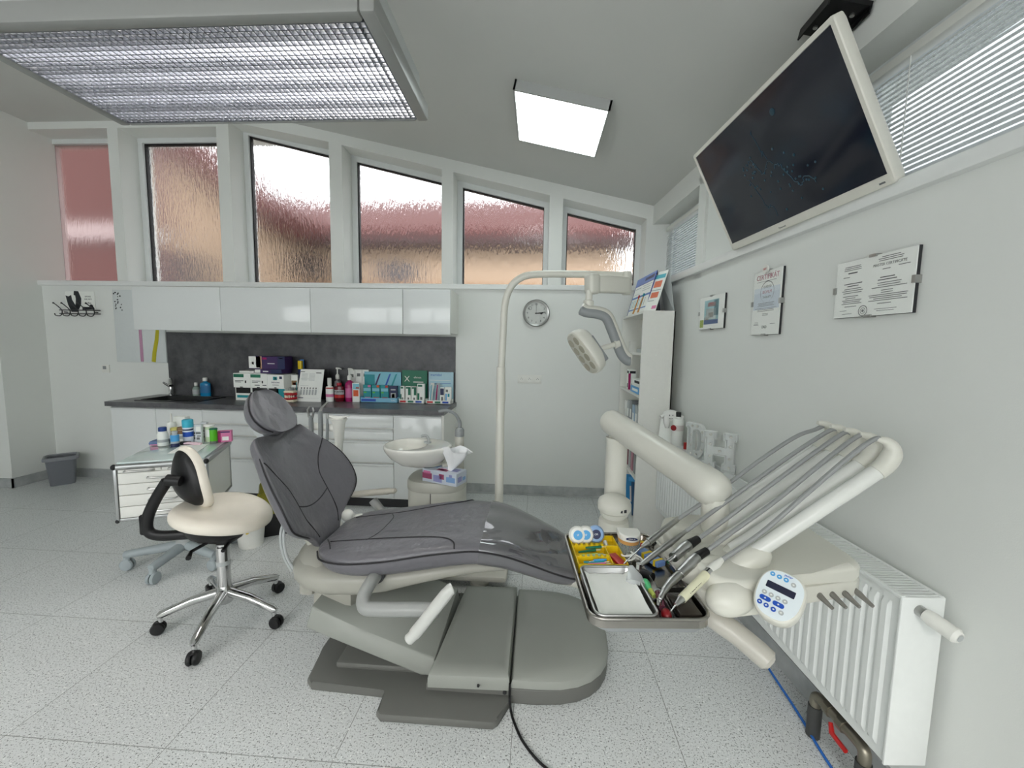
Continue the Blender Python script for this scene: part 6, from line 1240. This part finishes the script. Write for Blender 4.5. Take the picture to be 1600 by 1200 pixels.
mb = MB(); mb.loft([[P0+up_+Vector((0,0,-.02)),P0+up_,Vector((.93,3.72,zt_)),Vector((.925,3.72,zt_))],[P1+up_+Vector((0,0,-.02)),P1+up_,Vector((.93,3.25,zt_)),Vector((.925,3.25,zt_))]]); mb.build('rear_leaf', M_navy, t, smooth=False)
t = thing('tent_card','white and orange tent card at the near end of the bookcase top','poster',(.90,3.13,zt_))
Q0, Q1 = Vector((.795,3.22,zt_)), Vector((.845,3.085,zt_)); apx = Vector((.095,.02,.30)); QM = frame(Q0,(Q1-Q0),apx); qw, qh = (Q1-Q0).length, apx.length
mb = MB(); mb.T = QM; mb.box(0,qw,0,qh,-.003,0,m=0)
for m,u0,u1,v0,v1 in ((1,.08,.92,.82,.92),(2,.2,.8,.6,.76),(2,.2,.8,.34,.48),(3,.1,.9,.52,.54),(3,.1,.6,.26,.28),(4,.6,.95,.06,.14)): mb.box(u0*qw,u1*qw,v0*qh,v1*qh,0,.001,m=m)
mb.build('front_leaf', [M_paper,mat('aqua_print','5cb3c4',.5),mat('coral_print','dd7a5c',.5),M_greyl,M_pink], t, smooth=False)
mb = MB(); mb.loft([[Q0+apx,Q1+apx,Q1+apx+V((.002,0,0)),Q0+apx+V((.002,0,0))],[Vector((.965,3.25,zt_)),Vector((.975,3.075,zt_)),Vector((.978,3.075,zt_)),Vector((.968,3.25,zt_))]]); mb.build('rear_leaf', M_greyl, t, smooth=False)

# ================================================================ back wall fittings
ck = thing('wall_clock','round steel rimmed wall clock showing about quarter to three','clock',(-.022,YB,1.73)); KC = BWT @ Matrix.Translation((-.022,1.730,-YB))
mb = MB(); mb.T = KC; mb.lathe([(.118,.002),(.124,.008),(.124,.028),(.116,.036),(.104,.032),(.103,.018)],seg=48); mb.build('rim', M_steel, ck)
mb = MB(); mb.T = KC; mb.cyl((0,0,.004),(0,0,.02),.104,seg=48); mb.build('dial', mat('dial_grey','c4c6c2',.5), ck)
mb = MB(); mb.T = KC
for k in range(12): a = math.radians(90-30*(k or 12)); mb.text(str(k or 12),.024,at(Matrix.Identity(4),.082*math.cos(a),.082*math.sin(a),.0205),depth=.0003)
mb.build('numerals', M_inkd, ck, smooth=False)
mb = MB(); mb.T = KC
for ang, L_, w_ in ((2,.062,.0045),(7,.085,.003),(91,.09,.0012)):
    mb.box(-.012,L_,-w_,w_,.022,.0235,M=Matrix.Rotation(math.radians(ang),4,'Z'))
mb.cyl((.045,-.003,.022),(.045,-.003,.0238),.008,seg=14); mb.cyl((0,0,.02),(0,0,.026),.005,seg=12); mb.build('hands', M_black, ck)
mb = MB(); mb.T = KC; mb.lathe([(.016,.0208),(.016,.0212),(.0135,.0212),(.0135,.0208)],(-.058,.045,0),seg=20,caps=False); mb.build('small_ring', M_inkd, ck)
ts = thing('triple_socket','white triple wall socket under the clock','socket',(-.07,YB,1.115))
mb = MB(); mb.box(-.183,.042,YB-.01,YB,1.077,1.157,bev=.003); mb.build('socket_plate', M_white, ts)
for k in range(3):
    x = -.146+k*.075; mb = MB(); mb.T = BWT @ Matrix.Translation((x,1.117,-(YB-.0101))); mb.lathe([(.028,.001),(.028,.003),(.022,.003),(.021,.0005)],seg=22); sk = mb.build('socket_insert', M_white, ts)
    mb = MB(); mb.T = BWT @ Matrix.Translation((x,1.117,-(YB-.0101))); mb.cyl((0,0,0),(0,0,.0009),.0205,seg=20); mb.build('socket_well', mat('socket_well_grey','565651',.5), sk)
    mb = MB(); mb.T = BWT @ Matrix.Translation((x,1.117,-(YB-.0101)))
    for q in ((-.009,0),(.009,0),(0,.009)): mb.cyl((q[0],q[1],.0009),(q[0],q[1],.0012),.003,seg=8)
    mb.build('pin_holes', M_dark, sk)
t = thing('light_switch','small square white wall socket low on the left wall section','socket',(-4.32,YB,1.085))
mb = MB(); mb.box(-4.36,-4.28,YB-.01,YB,1.085,1.165,bev=.003); mb.build('plate', M_white, t)
mb = MB(); mb.box(-4.345,-4.31,YB-.0125,YB-.0095,1.12,1.152,bev=.001); mb.build('insert', M_grey, t)
gb = thing('glass_board','white glass memo board with pink and yellow stripes beside the cabinets','board',(-3.92,YB,1.2))
mb = MB(); mb.box(-4.178,-3.655,YB-.02,YB-.002,1.197,1.905,bev=.002); mb.build('board_panel', mat('board_white','d3d8d8',.15,coat=.4), gb)
mb = MB(); mb.box(-3.925,-3.895,YB-.024,YB-.019,1.205,1.52,bev=.004); mb.build('pink_stripe', mat('stripe_pink','b98aa6',.4), gb)
mb = MB(); mb.tube([(-3.79,YB-.022,1.205),(-3.775,YB-.022,1.30),(-3.745,YB-.022,1.42),(-3.73,YB-.022,1.52)],[.022,.021,.02,.018],10,flat=.25,up=(0,1,0)); mb.build('yellow_stripe', mat('stripe_yellow','b9b01c',.4), gb)
mb = MB(); random.seed(21)
for k in range(18): mb.ball((-4.165+random.random()*.085,YB-.0202,1.885-random.random()*.2),(.005+.004*random.random(),.0012,.005+.003*random.random()),seg=8)
mb.build('speckle_print', M_inkd, gb)
pc_ = thing('wall_plaque','white plaque with black gloved hand print above the coat hooks','sign',(-4.53,YB,1.68))
mb = MB(); mb.T = BWT @ Matrix.Translation((-4.535,1.785,-YB)); mb.prism(rrect(-.155,.155,-.10,.10,.015),.002,.008); mb.build('plaque', M_paper, pc_, smooth=False)
mb = MB(); mb.T = BWT @ Matrix.Translation((-4.535,1.785,-YB+.008))
mb.prism([(-.15,.06),(-.12,.05),(-.09,.065),(-.085,.02),(-.055,-.03),(-.03,-.07),(-.03,-.1),(-.1,-.1),(-.13,-.03)],.0,.001); mb.tube([(-.06,.085,0),(-.03,.08,0),(-.015,.03,0),(-.02,-.02,0),(-.04,-.07,0)],[.02,.028,.03,.03,.022],12,flat=.08,up=(0,0,1))
mb.prism([(.02,-.05),(.14,-.05),(.15,-.075),(.02,-.078)],0,.001); mb.cyl((.115,-.045,0),(.115,-.045,.001),.02,seg=16)
mb.text('SMOKE',.02,at(Matrix.Identity(4),.085,.05,.0005),depth=.0004); mb.text('AND BITE',.018,at(Matrix.Identity(4),.085,.025,.0005),depth=.0004); mb.text('Coffee',.024,at(Matrix.Identity(4),.085,-.012,.0005),depth=.0004); mb.build('plaque_print', M_inkd, pc_, smooth=False)
hk = thing('coat_rack','black wire coat rack with five double hooks on the left wall section','coat rack',(-4.53,YB,1.63))
mb = MB()
for z in (1.665,1.70): mb.tube([(-4.73,YB-.035,z),(-4.30,YB-.035,z)],.005,8)
for x in (-4.68,-4.36): mb.tube([(x,YB-.004,1.68),(x,YB-.035,1.68)],.005,8)
mb.build('rails', M_dark, hk)
for k in range(5):
    x = -4.70+k*.085; mb = MB(); mb.tube(spline([(x-.045,YB-.07,1.765),(x-.025,YB-.055,1.74),(x,YB-.04,1.70),(x,YB-.04,1.665),(x-.005,YB-.055,1.642),(x-.03,YB-.07,1.645),(x-.035,YB-.075,1.665)],5),.0045,8); mb.ball((x-.045,YB-.07,1.765),.008,seg=8); mb.build('hook', M_dark, hk)
# black cable on the floor
mb = MB(); mb.tube(spline([(-.079,1.506,.10),(-.079,1.498,.045),(-.072,1.48,.008),(-.055,1.43,.006),(-.02,1.36,.006),(.04,1.29,.006),(.12,1.235,.006),(.25,1.15,.006),(.5,1.0,.006)],8),.0048,8); mb.single('black_cable','black cable running from the chair base across the floor','cable',M_black)
